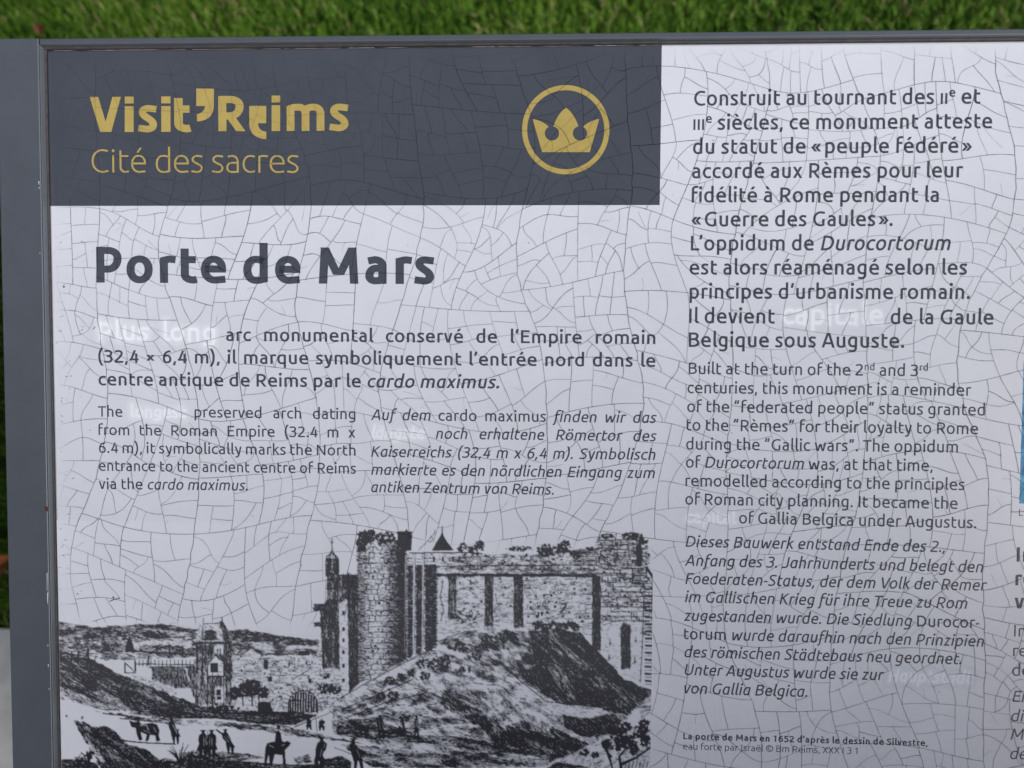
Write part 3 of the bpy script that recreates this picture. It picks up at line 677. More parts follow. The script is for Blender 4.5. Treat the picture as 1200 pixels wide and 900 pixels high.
# (outline, tone, direction in degrees (down to the right is positive), contrast of the mottling, mottling cell, stretch)
def rect(a, b, c, d): return [(a, b), (c, b), (c, d), (a, d)]
TONES = [
    # far hills and the plain on the left
    ([(66, 728), (80, 731), (110, 735), (140, 733), (170, 732), (195, 732), (220, 736), (240, 738), (285, 738), (310, 742), (340, 747), (374, 750), (374, 768), (300, 768), (235, 770), (66, 775)], .42, 8, .75, 5, 2.6),
    ([(66, 728), (80, 731), (110, 735), (140, 733), (170, 732), (195, 732), (220, 736), (235, 738), (235, 746), (190, 748), (140, 746), (66, 750)], .62, 6, .6, 4, 2.5),
    ([(270, 739), (285, 737), (310, 742), (340, 747), (374, 750), (374, 757), (330, 756), (300, 752), (270, 751)], .80, 10, .35, 3, 2),
    ([(66, 750), (140, 754), (230, 756), (230, 762), (150, 764), (66, 764)], .40, 4, .9, 5, 3),
    ([(160, 750), (225, 752), (225, 757), (165, 756)], .10, 0, .3, 5, 3),
    ([(120, 758), (140, 760), (142, 766), (122, 766)], .70, 0, .5, 3, 2),
    # dark embankment on the left
    ([(66, 770), (100, 771), (112, 775), (135, 788), (165, 800), (200, 814), (230, 826), (262, 833), (240, 842), (200, 838), (170, 836), (120, 828), (90, 818), (66, 812)], .74, 27, .45, 4, 5),
    ([(66, 803), (90, 812), (120, 824), (150, 832), (120, 832), (90, 823), (66, 818)], .36, 25, .6, 4, 3),
    ([(120, 800), (160, 812), (190, 822), (230, 834), (190, 836), (150, 828)], .85, 27, .25, 4, 4),
    # arcade wall and the path below it
    (rect(176, 781, 229, 783), .85, 0, .2, 2, 2),
    ([(178, 782), (216, 782), (224, 806), (205, 806), (178, 796)], .66, 92, .2, 2, 4),
    ([(219, 782), (232, 782), (234, 808), (240, 826), (226, 816)], .74, 80, .2, 2, 4),
    ([(152, 788), (178, 797), (210, 811), (204, 815), (172, 802), (150, 793)], .16, 22, .6, 3, 3),
    ([(228, 808), (238, 818), (236, 822), (228, 815)], .04, 0, 0, 3, 2),
    # gate house
    ([(236, 731), (262, 730), (272, 753), (226, 753)], .16, 60, .6, 3, 1.5),
    ([(240, 740), (246, 737), (253, 740), (254, 750), (238, 751)], .88, 0, .2, 2, 1),
    ([(258, 730), (262, 729), (270, 753), (263, 752)], .85, 65, .1, 2, 2),
    (rect(225, 752, 272, 755), .85, 0, .1, 3, 2),
    (rect(229, 755, 271, 826), .52, 88, .5, 3, 4),
    (rect(240, 756, 249, 768), .85, 88, .2, 3, 3),
    (rect(251, 756, 262, 767), .08, 0, .3, 3, 2),
    (rect(263, 755, 271, 790), .84, 88, .2, 3, 3),
    ([(243, 778), (252, 768), (262, 776), (262, 792), (243, 792)], .06, 0, .2, 3, 2),
    ([(252, 768), (262, 768), (277, 778), (276, 790), (264, 800), (262, 776)], .78, 60, .2, 3, 2),
    (rect(243, 793, 262, 804), .62, 90, .4, 3, 3),
    (rect(252, 804, 264, 824), .05, 0, .2, 3, 2),
    # the stone wall with the low arch
    ([(272, 768), (282, 768), (295, 760), (306, 768), (378, 770), (402, 783), (404, 834), (272, 834)], .13, 0, .95, 3, 2.2),
    ([(342, 795), (366, 783), (402, 785), (402, 800), (370, 800), (345, 803)], .05, 0, .4, 4, 2),
    ([(377, 758), (382, 755), (381, 784), (368, 784), (370, 766)], .12, 0, .4, 4, 2),
    # steeple
    (rect(383, 656, 397, 705), .78, 88, .45, 2, 4),
    ([(375, 712), (384, 702), (397, 704), (398, 783), (378, 783), (376, 735)], .86, 90, .3, 3, 4),
    (rect(368, 708, 382, 716), .9, 0, .2, 2, 2), (rect(369, 729, 380, 734), .9, 0, .2, 2, 2),
    (rect(397, 674, 410, 706), .72, 88, .4, 3, 4),
    ([(398, 706), (407, 702), (408, 813), (401, 813)], .06, 0, .5, 3, 2),
    ([(407, 674), (421, 674), (421, 800), (409, 812)], .90, 90, .25, 3, 4),
    # round tower: dark flank, light face, dark flank
    ([(419, 636), (430, 640), (432, 785), (420, 800)], .74, 4, .55, 3, 1.5),
    ([(426, 640), (460, 640), (462, 780), (428, 796)], .20, 0, .8, 3, 2),
    ([(457, 640), (475, 630), (476, 773), (455, 785)], .72, 2, .45, 3, 2),
    # three pillars beside it
    (rect(477.6, 652, 483.4, 772), .84, 2, .25, 3, 2), (rect(487.4, 653, 494.2, 767), .84, 2, .25, 3, 2), (rect(498, 657, 512, 762), .83, 2, .25, 3, 2),
    # long wall: cornice, then the bays
    (rect(478, 648, 562, 662), .06, 0, .4, 3, 2),
    ([(512, 655), (560, 650), (630, 648), (700, 642), (760, 642), (762, 672), (512, 672)], .28, 1, .75, 4, 2.4),
    (rect(512, 672, 705, 676), .78, 0, .3, 4, 3),
    (rect(514, 676, 764, 745), .13, 0, .95, 4, 2),
    (rect(514, 676, 526, 730), .10, 0, .5, 3, 2),
    ([(700, 629), (712, 625), (722, 631), (735, 624), (752, 630), (752, 665), (763, 682), (700, 680)], .26, 2, .75, 4, 2),
    (rect(705, 680, 764, 712), .20, 2, .85, 4, 2),
    ([(706, 728), (735, 724), (752, 728), (751, 800), (720, 790), (706, 765)], .05, 0, .5, 4, 2),
    # dark bays and doors
    (rect(525, 674, 535, 725), .72, 88, .3, 2, 4), (rect(568, 674, 578, 734), .80, 88, .2, 2, 4), (rect(602, 674, 613, 736), .82, 88, .2, 2, 4), (rect(694, 676, 704, 762), .90, 88, .2, 2, 4),
    ([(727, 736), (731, 730), (739, 733), (739, 783), (728, 784)], .92, 88, .1, 2, 3),
    # the mound
    ([(390, 822), (420, 808), (450, 787), (475, 773), (510, 758), (530, 745), (560, 735), (620, 735), (676, 740), (690, 755), (710, 775), (730, 795), (765, 812), (745, 832), (735, 842), (700, 870), (640, 898), (560, 900), (390, 860)], .22, 25, .9, 7, 2.6),
    ([(395, 820), (420, 810), (450, 790), (478, 775), (500, 768), (478, 782), (450, 800), (425, 815), (400, 828)], .03, 25, .3, 4, 3),
    ([(512, 752), (540, 740), (560, 738), (560, 750), (530, 757)], .45, -20, .8, 4, 2),
    ([(560, 742), (600, 738), (640, 745), (660, 770), (660, 800), (630, 802), (600, 790), (575, 778), (555, 762)], .60, 35, .55, 5, 2),
    ([(550, 760), (580, 780), (620, 800), (630, 815), (600, 812), (560, 795), (540, 775)], .38, 30, .85, 4, 2.5),
    ([(620, 740), (650, 738), (680, 742), (700, 762), (730, 795), (765, 810), (745, 830), (735, 838), (712, 834), (690, 826), (660, 826), (632, 812), (612, 796), (604, 778), (618, 764)], .90, 42, .34, 3.4, 7),
    ([(640, 776), (655, 780), (668, 800), (676, 822), (664, 815), (650, 800)], .52, 55, .45, 2, 7), ([(612, 772), (628, 776), (640, 800), (650, 820), (632, 811), (616, 796)], .93, 40, .12, 4, 3), ([(628, 742), (650, 744), (690, 780), (720, 806), (716, 812), (680, 786), (640, 756)], .66, 43, .55, 2.4, 8), ([(676, 745), (698, 762), (728, 796), (758, 811), (748, 816), (716, 800), (690, 772)], .94, 42, .1, 4, 4),
    ([(665, 778), (690, 785), (715, 800), (730, 815), (705, 808), (680, 796)], .74, 42, .4, 3, 5),
    ([(600, 790), (630, 812), (660, 828), (690, 832), (707, 829), (706, 838), (680, 842), (640, 835), (605, 815)], .10, 22, .8, 4, 3),
    ([(660, 838), (690, 842), (720, 836), (728, 845), (722, 858), (700, 864), (680, 862), (662, 852)], .90, 35, .2, 4, 3),
    ([(520, 808), (545, 822), (575, 840), (595, 858), (600, 880), (585, 885), (572, 860), (545, 842), (515, 826)], .86, 45, .35, 5, 3),
    ([(512, 795), (535, 800), (556, 812), (575, 830), (556, 828), (530, 816)], .62, 30, .5, 4, 2.5),
    ([(575, 800), (600, 820), (618, 840), (600, 852), (580, 838), (566, 815)], .34, 50, .8, 4, 2.5),
    ([(592, 850), (625, 842), (660, 858), (690, 872), (672, 884), (650, 892), (620, 886), (596, 876)], .94, 38, .4, 5, 3.5),
    ([(612, 838), (632, 836), (650, 850), (640, 860), (622, 856)], .30, 55, .8, 3, 3),
    ([(470, 842), (520, 838), (560, 850), (575, 866), (520, 866), (470, 862)], .30, 10, .85, 5, 3),
    ([(488, 812), (500, 806), (520, 820), (512, 824), (480, 826)], .60, 20, .5, 4, 2),
    ([(396, 830), (430, 818), (455, 812), (450, 822), (420, 832), (400, 838)], .52, -25, .7, 4, 3),
    ([(440, 800), (475, 790), (484, 796), (450, 812)], .36, -25, .8, 4, 3),
    ([(420, 835), (470, 826), (500, 828), (498, 838), (450, 846), (420, 846)], .35, -8, .9, 4, 3),
    # ditch in front of the wall and the band along the foot of the mound
    ([(150, 836), (226, 826), (262, 832), (345, 834), (372, 838), (345, 850), (300, 848), (255, 842), (200, 842)], .82, 6, .3, 4, 4),
    ([(110, 834), (200, 842), (260, 846), (340, 852), (400, 866), (430, 872), (380, 866), (330, 860), (250, 850), (160, 844)], .48, 8, .8, 4, 4),
    ([(395, 846), (420, 842), (445, 846), (480, 858), (470, 866), (430, 866), (396, 860)], .80, 8, .35, 4, 3),
    ([(440, 860), (520, 862), (580, 870), (620, 880), (660, 892), (600, 890), (520, 872), (440, 868)], .56, 8, .7, 4, 5),
    ([(400, 872), (470, 876), (540, 888), (560, 900), (440, 900), (420, 890)], .58, 6, .65, 5, 4),
    ([(520, 880), (560, 882), (620, 896), (560, 898)], .70, 8, .5, 4, 4),
    # foreground: fallen logs, bank and the dark strip along the bottom edge
    ([(86, 845), (98, 845), (108, 852), (126, 851), (140, 862), (152, 874), (172, 878), (186, 890), (190, 902), (118, 902), (112, 888), (98, 866)], .93, 40, .35, 4, 6),
    ([(98, 858), (110, 874), (124, 892), (118, 893), (104, 876)], .30, 52, .3, 2, 6),
    ([(66, 890), (90, 889), (112, 894), (118, 902), (66, 902)], .84, 0, .3, 4, 2),
    ([(215, 882), (240, 880), (290, 883), (310, 888), (280, 892), (225, 892)], .66, 4, .5, 4, 3),
    ([(180, 893), (230, 890), (300, 893), (340, 896), (402, 896), (402, 902), (180, 902)], .90, 0, .25, 5, 3),
    ([(375, 890), (400, 886), (412, 892), (410, 902), (374, 902)], .85, 0, .3, 4, 2),
    ([(345, 888), (362, 884), (365, 893), (346, 895)], .55, 0, .6, 3, 2),
    # bottom right corner
    ([(640, 902), (652, 890), (690, 876), (720, 858), (765, 846), (765, 902)], .12, -30, .9, 6, 2),
    ([(640, 902), (650, 893), (680, 897), (700, 902)], .85, 10, .3, 4, 3),
    ([(745, 826), (762, 818), (764, 836), (752, 842)], .30, -30, .8, 3, 2),
]
EX0, EX1, EY1 = 62, 765.5, 915
def etch_tone(x, y):
    t = np.zeros(len(x)); d = np.zeros(len(x))
    for k, (poly, tone, ang, con, cell, stretch) in enumerate(TONES):
        P = np.array(poly); rag = 1.1 if abs(ang) >= 80 or (ang <= 6 and con < .6) else 2.6; bx = (x > P[:, 0].min() - 3) & (x < P[:, 0].max() + 3) & (y > P[:, 1].min() - 3) & (y < P[:, 1].max() + 3)
        idx = np.nonzero(bx)[0]
        if not len(idx): continue
        # ragged outlines
        jx = (vnoise(x[idx], y[idx], 5, 5, 0, 3 * k) - .5) * rag; jy = (vnoise(x[idx], y[idx], 5, 5, 0, 3 * k + 1) - .5) * rag
        ins = idx[inside(x[idx] + jx, y[idx] + jy, poly)]
        a = math.radians(ang)
        n = 0.6 * vnoise(x[ins], y[ins], cell * stretch, cell, a, k + 50) + 0.4 * vnoise(x[ins], y[ins], cell * stretch * .45, cell * .45, a, k + 90)
        n = np.clip((n - .5) * 2.2 + .5, 0, 1)
        t[ins] = np.clip(tone * (1 + con * (n - .5) * 2.0), 0, .97)
        d[ins] = a
    return t, d

et = Sheet(); ew = Sheet()
def et_strokes(x, y, ang, ln, wd, ink, et=et, z0=3.2e-5):
    """many short pen strokes at once"""
    P = inv_arr(np.stack([x, y], 1)); n = len(x)
    dx, dy = np.cos(ang) * ln / 2, np.sin(ang) * ln / 2; nx, ny = -np.sin(ang) * wd / 2, np.cos(ang) * wd / 2
    z = ZP + z0 + ER.random(n) * 2.6e-5; b = len(et.v); u, v = P[:, 0], P[:, 1]
    Q = np.stack([np.stack([u - dx + nx * .5, v - dy + ny * .5, z], 1), np.stack([u + nx, v + ny, z], 1), np.stack([u + dx + nx * .4, v + dy + ny * .4, z], 1),
                  np.stack([u + dx - nx * .4, v + dy - ny * .4, z], 1), np.stack([u - nx, v - ny, z], 1), np.stack([u - dx - nx * .5, v - dy - ny * .5, z], 1)], 1)
    et.v.extend(map(tuple, Q.reshape(-1, 3).tolist()))
    et.f.extend([(b + 6*i, b + 6*i + 1, b + 6*i + 4, b + 6*i + 5) for i in range(n)]); et.f.extend([(b + 6*i + 1, b + 6*i + 2, b + 6*i + 3, b + 6*i + 4) for i in range(n)])
    et.a.extend(np.repeat(ink, 6).tolist())

gx, gy = np.meshgrid(np.arange(EX0, EX1, 1.1), np.arange(622, EY1, 1.1))
gx = gx.ravel() + ER.uniform(-.7, .7, gx.size); gy = gy.ravel() + ER.uniform(-.7, .7, gy.size)
def shaded_tone(x, y):
    t, d = etch_tone(x, y)
    m = inside(x, y, [(419, 636), (475, 632), (476, 773), (455, 785), (430, 797), (420, 800)]); q = (x[m] - 440) / 27.0
    t[m] = np.clip(.10 + .70 * np.abs(q) ** 1.7, 0, .92) * (.75 + .5 * vnoise(x[m], y[m], 9, 2.2, 0, 777))
    m = inside(x, y, [(390, 822), (420, 808), (450, 787), (475, 773), (510, 758), (560, 735), (620, 735), (640, 850), (600, 860), (400, 862)])      # scrub on the open slope: lit lumps with dark feet
    n1 = vnoise(x[m], y[m], 11, 7, .35, 901); n2 = vnoise(x[m], y[m] - 2.2, 11, 7, .35, 901); n3 = vnoise(x[m], y[m], 5, 3, .4, 903)
    t[m] = np.clip(t[m] * .85 + 2.4 * (n2 - n1) * .55 + .55 * (n3 - .5) * (n1 > .45), 0, .93)
    return t, d
gt, gd = shaded_tone(gx, gy)
LEN, WID = 4.0, 0.62
prob = -np.log(1 - np.minimum(np.where(gt > .3, np.maximum(gt, .3) ** .8, gt), .97)) * (1.1 ** 2) / (LEN * WID * 0.8)
gt = np.where(gt > .3, np.maximum(gt, .3) ** .72 * .97 + .0, gt * 1.12); wash = 0.88 * np.clip(gt, 0, .96)                      # fine half-bitten strokes that read as grey
kw = (ER.random(len(gx)) < -np.log(1 - wash) * 1.1 ** 2 / (3.2 * .95 * .9) * 1.5) & (gx > 66.5 - (gy - 740) * -0.0125); nw = int(kw.sum())
et_strokes(gx[kw], gy[kw], gd[kw] + ER.normal(0, .22, nw), 3.2 * ER.uniform(.6, 1.4, nw), .95 * ER.uniform(.7, 1.3, nw), np.ones(nw), ew, 0)
keep = (ER.random(len(gx)) < prob * (.80 + .30 * (gt > .8))) & (gx > 66.5 - (gy - 740) * -0.0125)
gx, gy, gt, gd = gx[keep], gy[keep], gt[keep], gd[keep]
nn = len(gx)
et_strokes(gx, gy, gd + ER.normal(0, .16, nn) * np.where(np.abs(gd) > 1.3, .4, 1), LEN * ER.uniform(.5, 1.35, nn), WID * ER.uniform(.65, 1.35, nn), np.ones(nn))

zc = [0]
def zz():
    zc[0] = (zc[0] + 1) % 97
    return ZP + 6.0e-5 + zc[0] * 2.5e-7
def pl(pts, w=0.9, w2=None, wob=0.35):
    """a hand-drawn line through points of the print"""
    P = np.array(pts, float); seg = []
    for a, b in zip(P[:-1], P[1:]):
        m = max(1, int(np.hypot(*(b - a)) / 5)); seg += [a + (b - a) * i / m for i in range(m)]
    seg.append(P[-1]); Q = np.array(seg) + ER.normal(0, wob, (len(seg), 2)) * .5
    et.line(inv_arr(Q), w, zz(), w2=w2)
def lite(pts, w=.9):
    P = np.array(pts, float); et.line(inv_arr(P), w, zz(), -1.0)
def blob(pts): et.poly([tuple(p) for p in inv_arr(np.array(pts, float))], zz())
def masonry(poly, ch, bw, dens=.8, ang=0.0, w=.75):
    P = np.array(poly, float); x0, y0 = P.min(0); x1, y1 = P.max(0); y = y0 + ch * .5; r = 0
    while y < y1:
        x = x0 - bw * ER.random()
        while x < x1:
            L = bw * ER.uniform(.6, 1.35); h = ch * ER.uniform(.8, 1.15); yy = y + (x - x0) * ang + ER.normal(0, .25)
            c = np.array([[x + L / 2, yy], [x, yy - h / 2], [x + L / 2, yy]])
            if inside(c[:, 0], c[:, 1], poly)[0] and ER.random() < dens: pl([(x + .4, yy), (x + L - .3, yy + ER.normal(0, .3))], w * ER.uniform(.6, 1.3))
            if inside(c[1:2, 0], c[1:2, 1], poly)[0] and ER.random() < dens * .8: pl([(x, yy - h + .2), (x + ER.normal(0, .3), yy - .2)], w * ER.uniform(.6, 1.3))
            if ER.random() < .18 and inside(c[2:, 0], c[2:, 1], poly)[0]: blob([(x + L*.3, yy - h*.6), (x + L*.6, yy - h*.65), (x + L*.65, yy - h*.2), (x + L*.35, yy - h*.15)])
            x += L
        y += ch * ER.uniform(.92, 1.08)
def leaves(cx_, cy_, rx, ry, n, r0=1.4, dark=True):
    """a bush: small leaf clusters with gaps"""
    for _ in range(n):
        a = ER.uniform(0, 2 * math.pi); q = math.sqrt(ER.random()); x, y = cx_ + rx * q * math.cos(a), cy_ + ry * q * math.sin(a); r = r0 * ER.uniform(.6, 1.4); s = ER.uniform(0, 6)
        blob([(x + r * (1 + .45 * math.cos(3 * t + s)) * math.cos(t), y + r * (1 + .45 * math.cos(3 * t + s)) * math.sin(t)) for t in np.linspace(0, 2 * math.pi, 11)[:-1]])

# masonry
masonry([(427, 645), (459, 645), (461, 780), (430, 797)], 6.2, 8.5, .85, w=1.0)
masonry([(457, 645), (475, 640), (475, 770), (456, 783)], 3.2, 8, .5)
masonry([(419, 650), (428, 650), (430, 790), (421, 797)], 3.0, 6, .5)
masonry([(540, 652), (640, 650), (705, 642), (760, 640), (762, 672), (540, 672)], 5.2, 9, .75, w=.9)
masonry([(700, 630), (752, 630), (752, 665), (764, 684), (764, 728), (706, 728)], 5.6, 9, .9, w=1.1)
masonry([(614, 677), (693, 677), (693, 735), (614, 733)], 5.6, 9, .45, w=.75)
masonry([(579, 677), (601, 677), (601, 733), (579, 733)], 5.2, 7, .55, w=.7)
masonry([(537, 677), (567, 677), (567, 720), (537, 715)], 5.5, 8, .25, w=.7)
masonry([(276, 772), (375, 774), (402, 800), (402, 832), (300, 832), (276, 800)], 4.2, 6, .42, w=.75)
# stepped corner on the right: dark and light courses
for i in range(14):
    y = 690 + i * 8.3; pl([(755.5, y), (764.5, y + .5)], 2.6); pl([(755.5, y + 4), (764, y + 4)], .7)
pl([(754.8, 686), (753.5, 740), (750.5, 800)], 1.0); pl([(764.8, 684), (764.8, 812)], 1.3)
for p in ([(741, 667), (757, 665), (758, 676), (764, 684), (741, 684)],): pl(p + [p[0]], 1.3)
pl([(743, 674), (757, 675)], 1.2); pl([(741, 680), (760, 681)], 1.3); pl([(757, 664), (766, 678), (766, 688)], 3.4)
blob([(745, 640), (751, 634), (753, 652), (751, 664), (746, 664)])
leaves(741, 628, 12, 4, 40, 1.6); leaves(754, 634, 5, 3.5, 22, 1.6); leaves(712, 628, 7, 3, 26, 1.3); leaves(694, 643, 7, 2.2, 18, 1.3)
# greenery along the wall's top
leaves(639, 645, 9, 7, 46, 1.5); leaves(662, 641, 8, 8, 46, 1.5); leaves(650, 645, 14, 4, 44, 1.3); leaves(674, 650, 6, 5, 26, 1.4); leaves(608, 643, 17, 2.8, 46, 1.2)
leaves(541, 641, 5, 5, 22, 1.4); leaves(552, 643, 4, 4, 18, 1.3); leaves(562, 640, 6, 6, 34, 1.4)
leaves(551, 648, 10, 3, 18, 1.1)
# tower crown
leaves(425, 634, 7, 12, 74, 1.6); leaves(434, 629, 7, 7, 52, 1.6); leaves(452, 630, 11, 6, 60, 1.5); leaves(447, 636, 5, 4, 16, 1.2)
blob([(466, 627), (470, 622.5), (480, 623), (483, 628), (482, 645), (474, 646), (466, 640)]); leaves(474, 626, 8, 4, 30, 1.5); leaves(470, 650, 5, 14, 34, 1.2)
pl([(437, 640), (437, 648)], 1.2); pl([(435.6, 641), (438.4, 641)], 1.1)
pl([(427, 650), (431, 643), (437, 636), (444, 645)], .9); pl([(445, 650), (450, 637), (456, 640)], .8)
# light joints beside the pillars stay paper; their edges
for x in (475.0, 476.6, 484.6, 486.8, 495.2, 497.2): pl([(x, 648), (x - 1.6, 770 - (x - 475) * .55)], .7)
for y in np.arange(654, 766, 3.6): pl([(478, y), (483.5, y + .6)], .7); pl([(488, y + 1), (494, y + 1.5)], .7); pl([(499, y), (511, y + .8)], .7)
for x in (475.4, 485.4, 496.0): lite([(x, 650), (x - 1.2, 766 - (x - 475) * .5)], 1.7)
# spired roof behind
blob([(518.4, 622), (520, 628), (524, 635), (532, 645), (506, 645.5), (511, 636), (516, 628)]); pl([(518.3, 616), (518.3, 624)], 1.0); pl([(509.5, 620), (509.5, 625), (490, 645)], .8)
pl([(480, 648), (545, 647.5), (566, 649)], 1.5); pl([(505, 628), (508, 632), (503, 636)], .9)
for x in (508.5, 519, 531, 538): blob([(x - 1.2, 652), (x + 1.2, 652), (x + 1.2, 658), (x - 1.2, 658)])
pl([(513, 664), (560, 663), (700, 662)], 1.0); pl([(512, 673.5), (640, 674.5), (704, 676)], 1.8)
# windows, holes and broken stones in the bays
for x, y in ((628, 698), (637.5, 698), (646, 698), (673, 690), (686, 690.5), (713.5, 722), (737, 717)): blob([(x - 1.3, y - 1.6), (x + 1.4, y - 1.2), (x + 1.2, y + 1.6), (x - 1.2, y + 1.3)])
for a in np.linspace(math.pi * 1.02, math.pi * 1.98, 11): pl([(633 + 8 * math.cos(a), 719 + 9 * math.sin(a)), (633 + 12 * math.cos(a), 719 + 14 * math.sin(a))], .8)
blob([(630, 717), (632.3, 717), (632.3, 722), (630, 722)]); blob([(633.7, 717), (636, 717), (636, 722), (633.7, 722)])
pl([(657, 708), (664, 707), (660, 715), (656, 718)], 2.4); leaves(555, 682, 5, 3, 12, 1.0); pl([(548, 690), (560, 700)], .7)
pl([(519, 680), (516, 700), (520, 716), (516, 728)], 1.0); pl([(526, 700), (535, 704)], 1.0); leaves(548, 722, 14, 9, 44, 1.2)
for x, y in ((715, 755), (714, 772), (745, 752), (744, 776)): pl([(x, y - 6), (x, y + 3)], 1.2, .5); blob([(x - 2, y), (x, y - 3), (x + 2, y)])
pl([(706, 733), (725, 727), (752, 728)], .8)
for i in range(8): leaves(628 + i * 6.6, 733 + (i % 3), 3.6, 5, 18, 1.4)
# steeple
pl([(389, 631), (389, 646)], 1.3); pl([(387.3, 636), (390.7, 636)], 1.1); pl([(389, 645), (391, 649), (395.5, 653), (396.5, 658), (396.5, 676)], 1.5); pl([(389, 645), (387, 649), (383, 652), (382, 658), (382, 676)], 1.5)
for x in (384.3, 386.6, 391.4, 393.8, 395): pl([(389 + (x - 389) * .4, 648), (x, 657), (x, 674)], 1.1)
for y in (655, 662, 673): pl([(382, y), (396.5, y + .3)], 1.2)
pl([(387.5, 654), (387.5, 668)], .7); pl([(382, 690), (397, 690)], 1.6); pl([(408.7, 671), (409, 700)], 2.2); pl([(397, 674.5), (420, 674)], 1.6)
for y in (716, 735, 748, 762, 778, 795): blob([(401, y), (404, y), (404, y + 4.5), (401, y + 4.5)])
# stone wall openings, roofs, arch
for b in ((309, 773, 314, 784), (314, 793, 319, 799), (350.5, 762.5, 363, 768), (358, 775, 360, 779), (338, 776, 340, 781), (246.5, 777, 255.5, 788), (253.5, 808, 259, 815), (254, 816, 259.5, 820)):
    blob([(b[0], b[1]), (b[2], b[1]), (b[2], b[3]), (b[0], b[3])])
pl([(278, 768), (284, 766), (295, 759), (303, 763), (307, 768), (317, 766), (345, 766)], 1.2); pl([(347, 761), (365, 761), (366, 768), (380, 770)], 1.1); pl([(307, 772), (316, 771)], 1.4); pl([(365, 783), (342, 797)], 1.0)
pl([(271, 762), (277, 768), (282, 762)], .9); pl([(279, 766), (283, 762)], .9)
arch = [(338 + .2, 836)] + [(355 + 17.2 * math.cos(a), 826 + 16.5 * math.sin(a)) for a in np.linspace(math.pi, 2 * math.pi, 15)] + [(372, 836)]
pl(arch, 1.4, wob=.1)
for x in np.arange(340, 372, 3.1):
    h = 16 * math.sqrt(max(0, 1 - ((x - 355) / 17.0) ** 2)); pl([(x, 835), (x, 827 - h)], 2.25)
for a in np.linspace(math.pi * .98, math.pi * 2.02, 15): pl([(355 + 18.5 * math.cos(a), 827 + 18 * math.sin(a)), (355 + 24 * math.cos(a), 827 + 23.5 * math.sin(a))], .9)
leaves(289, 808, 16, 8, 120, 1.6); leaves(295, 802, 10, 5, 50, 1.5); leaves(276, 813, 8, 7, 46, 1.5); leaves(308, 812, 7, 7, 46, 1.5); leaves(386, 808, 13, 6, 74, 1.4); leaves(381, 792, 5, 3, 18, 1.2); leaves(363, 796, 4, 4, 12, 1.1)
for x in (284, 295, 303): pl([(x, 812), (x + 1, 828)], 1.6)
blob([(302, 824), (308, 822), (316, 823), (321, 836), (302, 836)]); leaves(262, 830, 20, 2.6, 60, 1.3); pl([(226, 832), (262, 836), (345, 836)], 2.0)
# gate house lines
for x in (243.3, 249.2, 262.3): pl([(x, 778), (x, 828)], 1.1)
pl([(243, 778), (252.5, 768), (263, 777)], 1.2); pl([(243, 792.5), (263, 792.5)], 1.5); pl([(236, 753), (238, 731), (262, 730), (271, 753)], 1.0); pl([(238, 729), (238.5, 724)], 1.0); pl([(260.5, 730), (260.5, 723)], 1.2); pl([(231, 755), (231, 790)], 1.4); pl([(237, 757), (237, 800)], 1.6)
for x in (235, 242, 255, 258): pl([(x, 760), (x, 766)], 1.3)
# arcade, spire and fence in the distance
blob([(151.5, 744), (156.5, 757), (158, 764), (146, 764), (147.5, 757)]); pl([(151.5, 738), (151.5, 746)], .7); pl([(147, 766), (158, 770), (158, 788), (146, 776)], 1.4)
pl([(157, 763), (186, 765), (228, 767)], 1.8)
for x, y in ((146.5, 788), (158.8, 787), (174, 780), (184, 768), (199, 768), (214, 769)): pl([(x, y - 12), (x, y)], 1.8)
pl([(145, 788), (160, 788.5)], 1.2); pl([(160, 778), (228, 779)], 1.2)
for x in np.arange(163, 228, 4.6): pl([(x, 773), (x, 781)], 1.0)
pl([(67, 765), (104, 769)], 1.5); pl([(67, 771), (104, 773)], 1.4)
for x in (71, 84, 92, 103): pl([(x, 763), (x, 775)], 2.2)
pl([(103, 760), (103.5, 776)], 2.8); pl([(110, 776), (113, 768)], 1.2)
for _ in range(46):
    x, y = ER.uniform(68, 228), ER.uniform(742, 764); pl([(x, y), (x + ER.uniform(3, 9), y + ER.normal(0, .8))], ER.uniform(.7, 1.5))
# shrubs on the mound
for x, y, rx, ry, n in ((496, 778, 8, 6, 40), (511, 779, 8, 7, 40), (521, 783, 6, 6, 26), (482, 788, 5, 4, 24), (471, 794, 6, 5, 32), (457, 797, 6, 4, 30), (498, 792, 6, 5, 30), (447, 816, 5, 5, 30), (461, 815, 7, 5, 36), (545, 784, 7, 5, 26), (525, 772, 9, 5, 30), (538, 758, 14, 5, 44), (575, 752, 12, 8, 40), (596, 748, 12, 8, 40), (556, 770, 9, 4, 22)):
    leaves(x, y, rx, ry, n, 1.25)
for a, b, c in (((395, 820), (450, 789), (512, 757)), ((400, 832), (440, 815), (482, 797)), ((404, 842), (450, 824), (500, 812)), ((485, 806), (520, 818), (548, 836)), ((600, 790), (640, 822), (706, 829))): pl([a, b, c], 1.1)
for _ in range(70):
    x, y = ER.uniform(420, 575), ER.uniform(800, 862); L = ER.uniform(4, 13); pl([(x, y), (x + L, y + L * ER.uniform(-.15, .55))], ER.uniform(.5, 1.2))
for _ in range(90):
    x = ER.uniform(625, 720); y = ER.uniform(748, 815) ; L = ER.uniform(6, 16)
    if inside(np.array([x]), np.array([y]), TONES[[k for k, t in enumerate(TONES) if t[2] == 42][0]][0])[0] and ER.random() < .6: pl([(x, y), (x + L * .7, y + L * .62)], ER.uniform(.8, 1.9), .5)
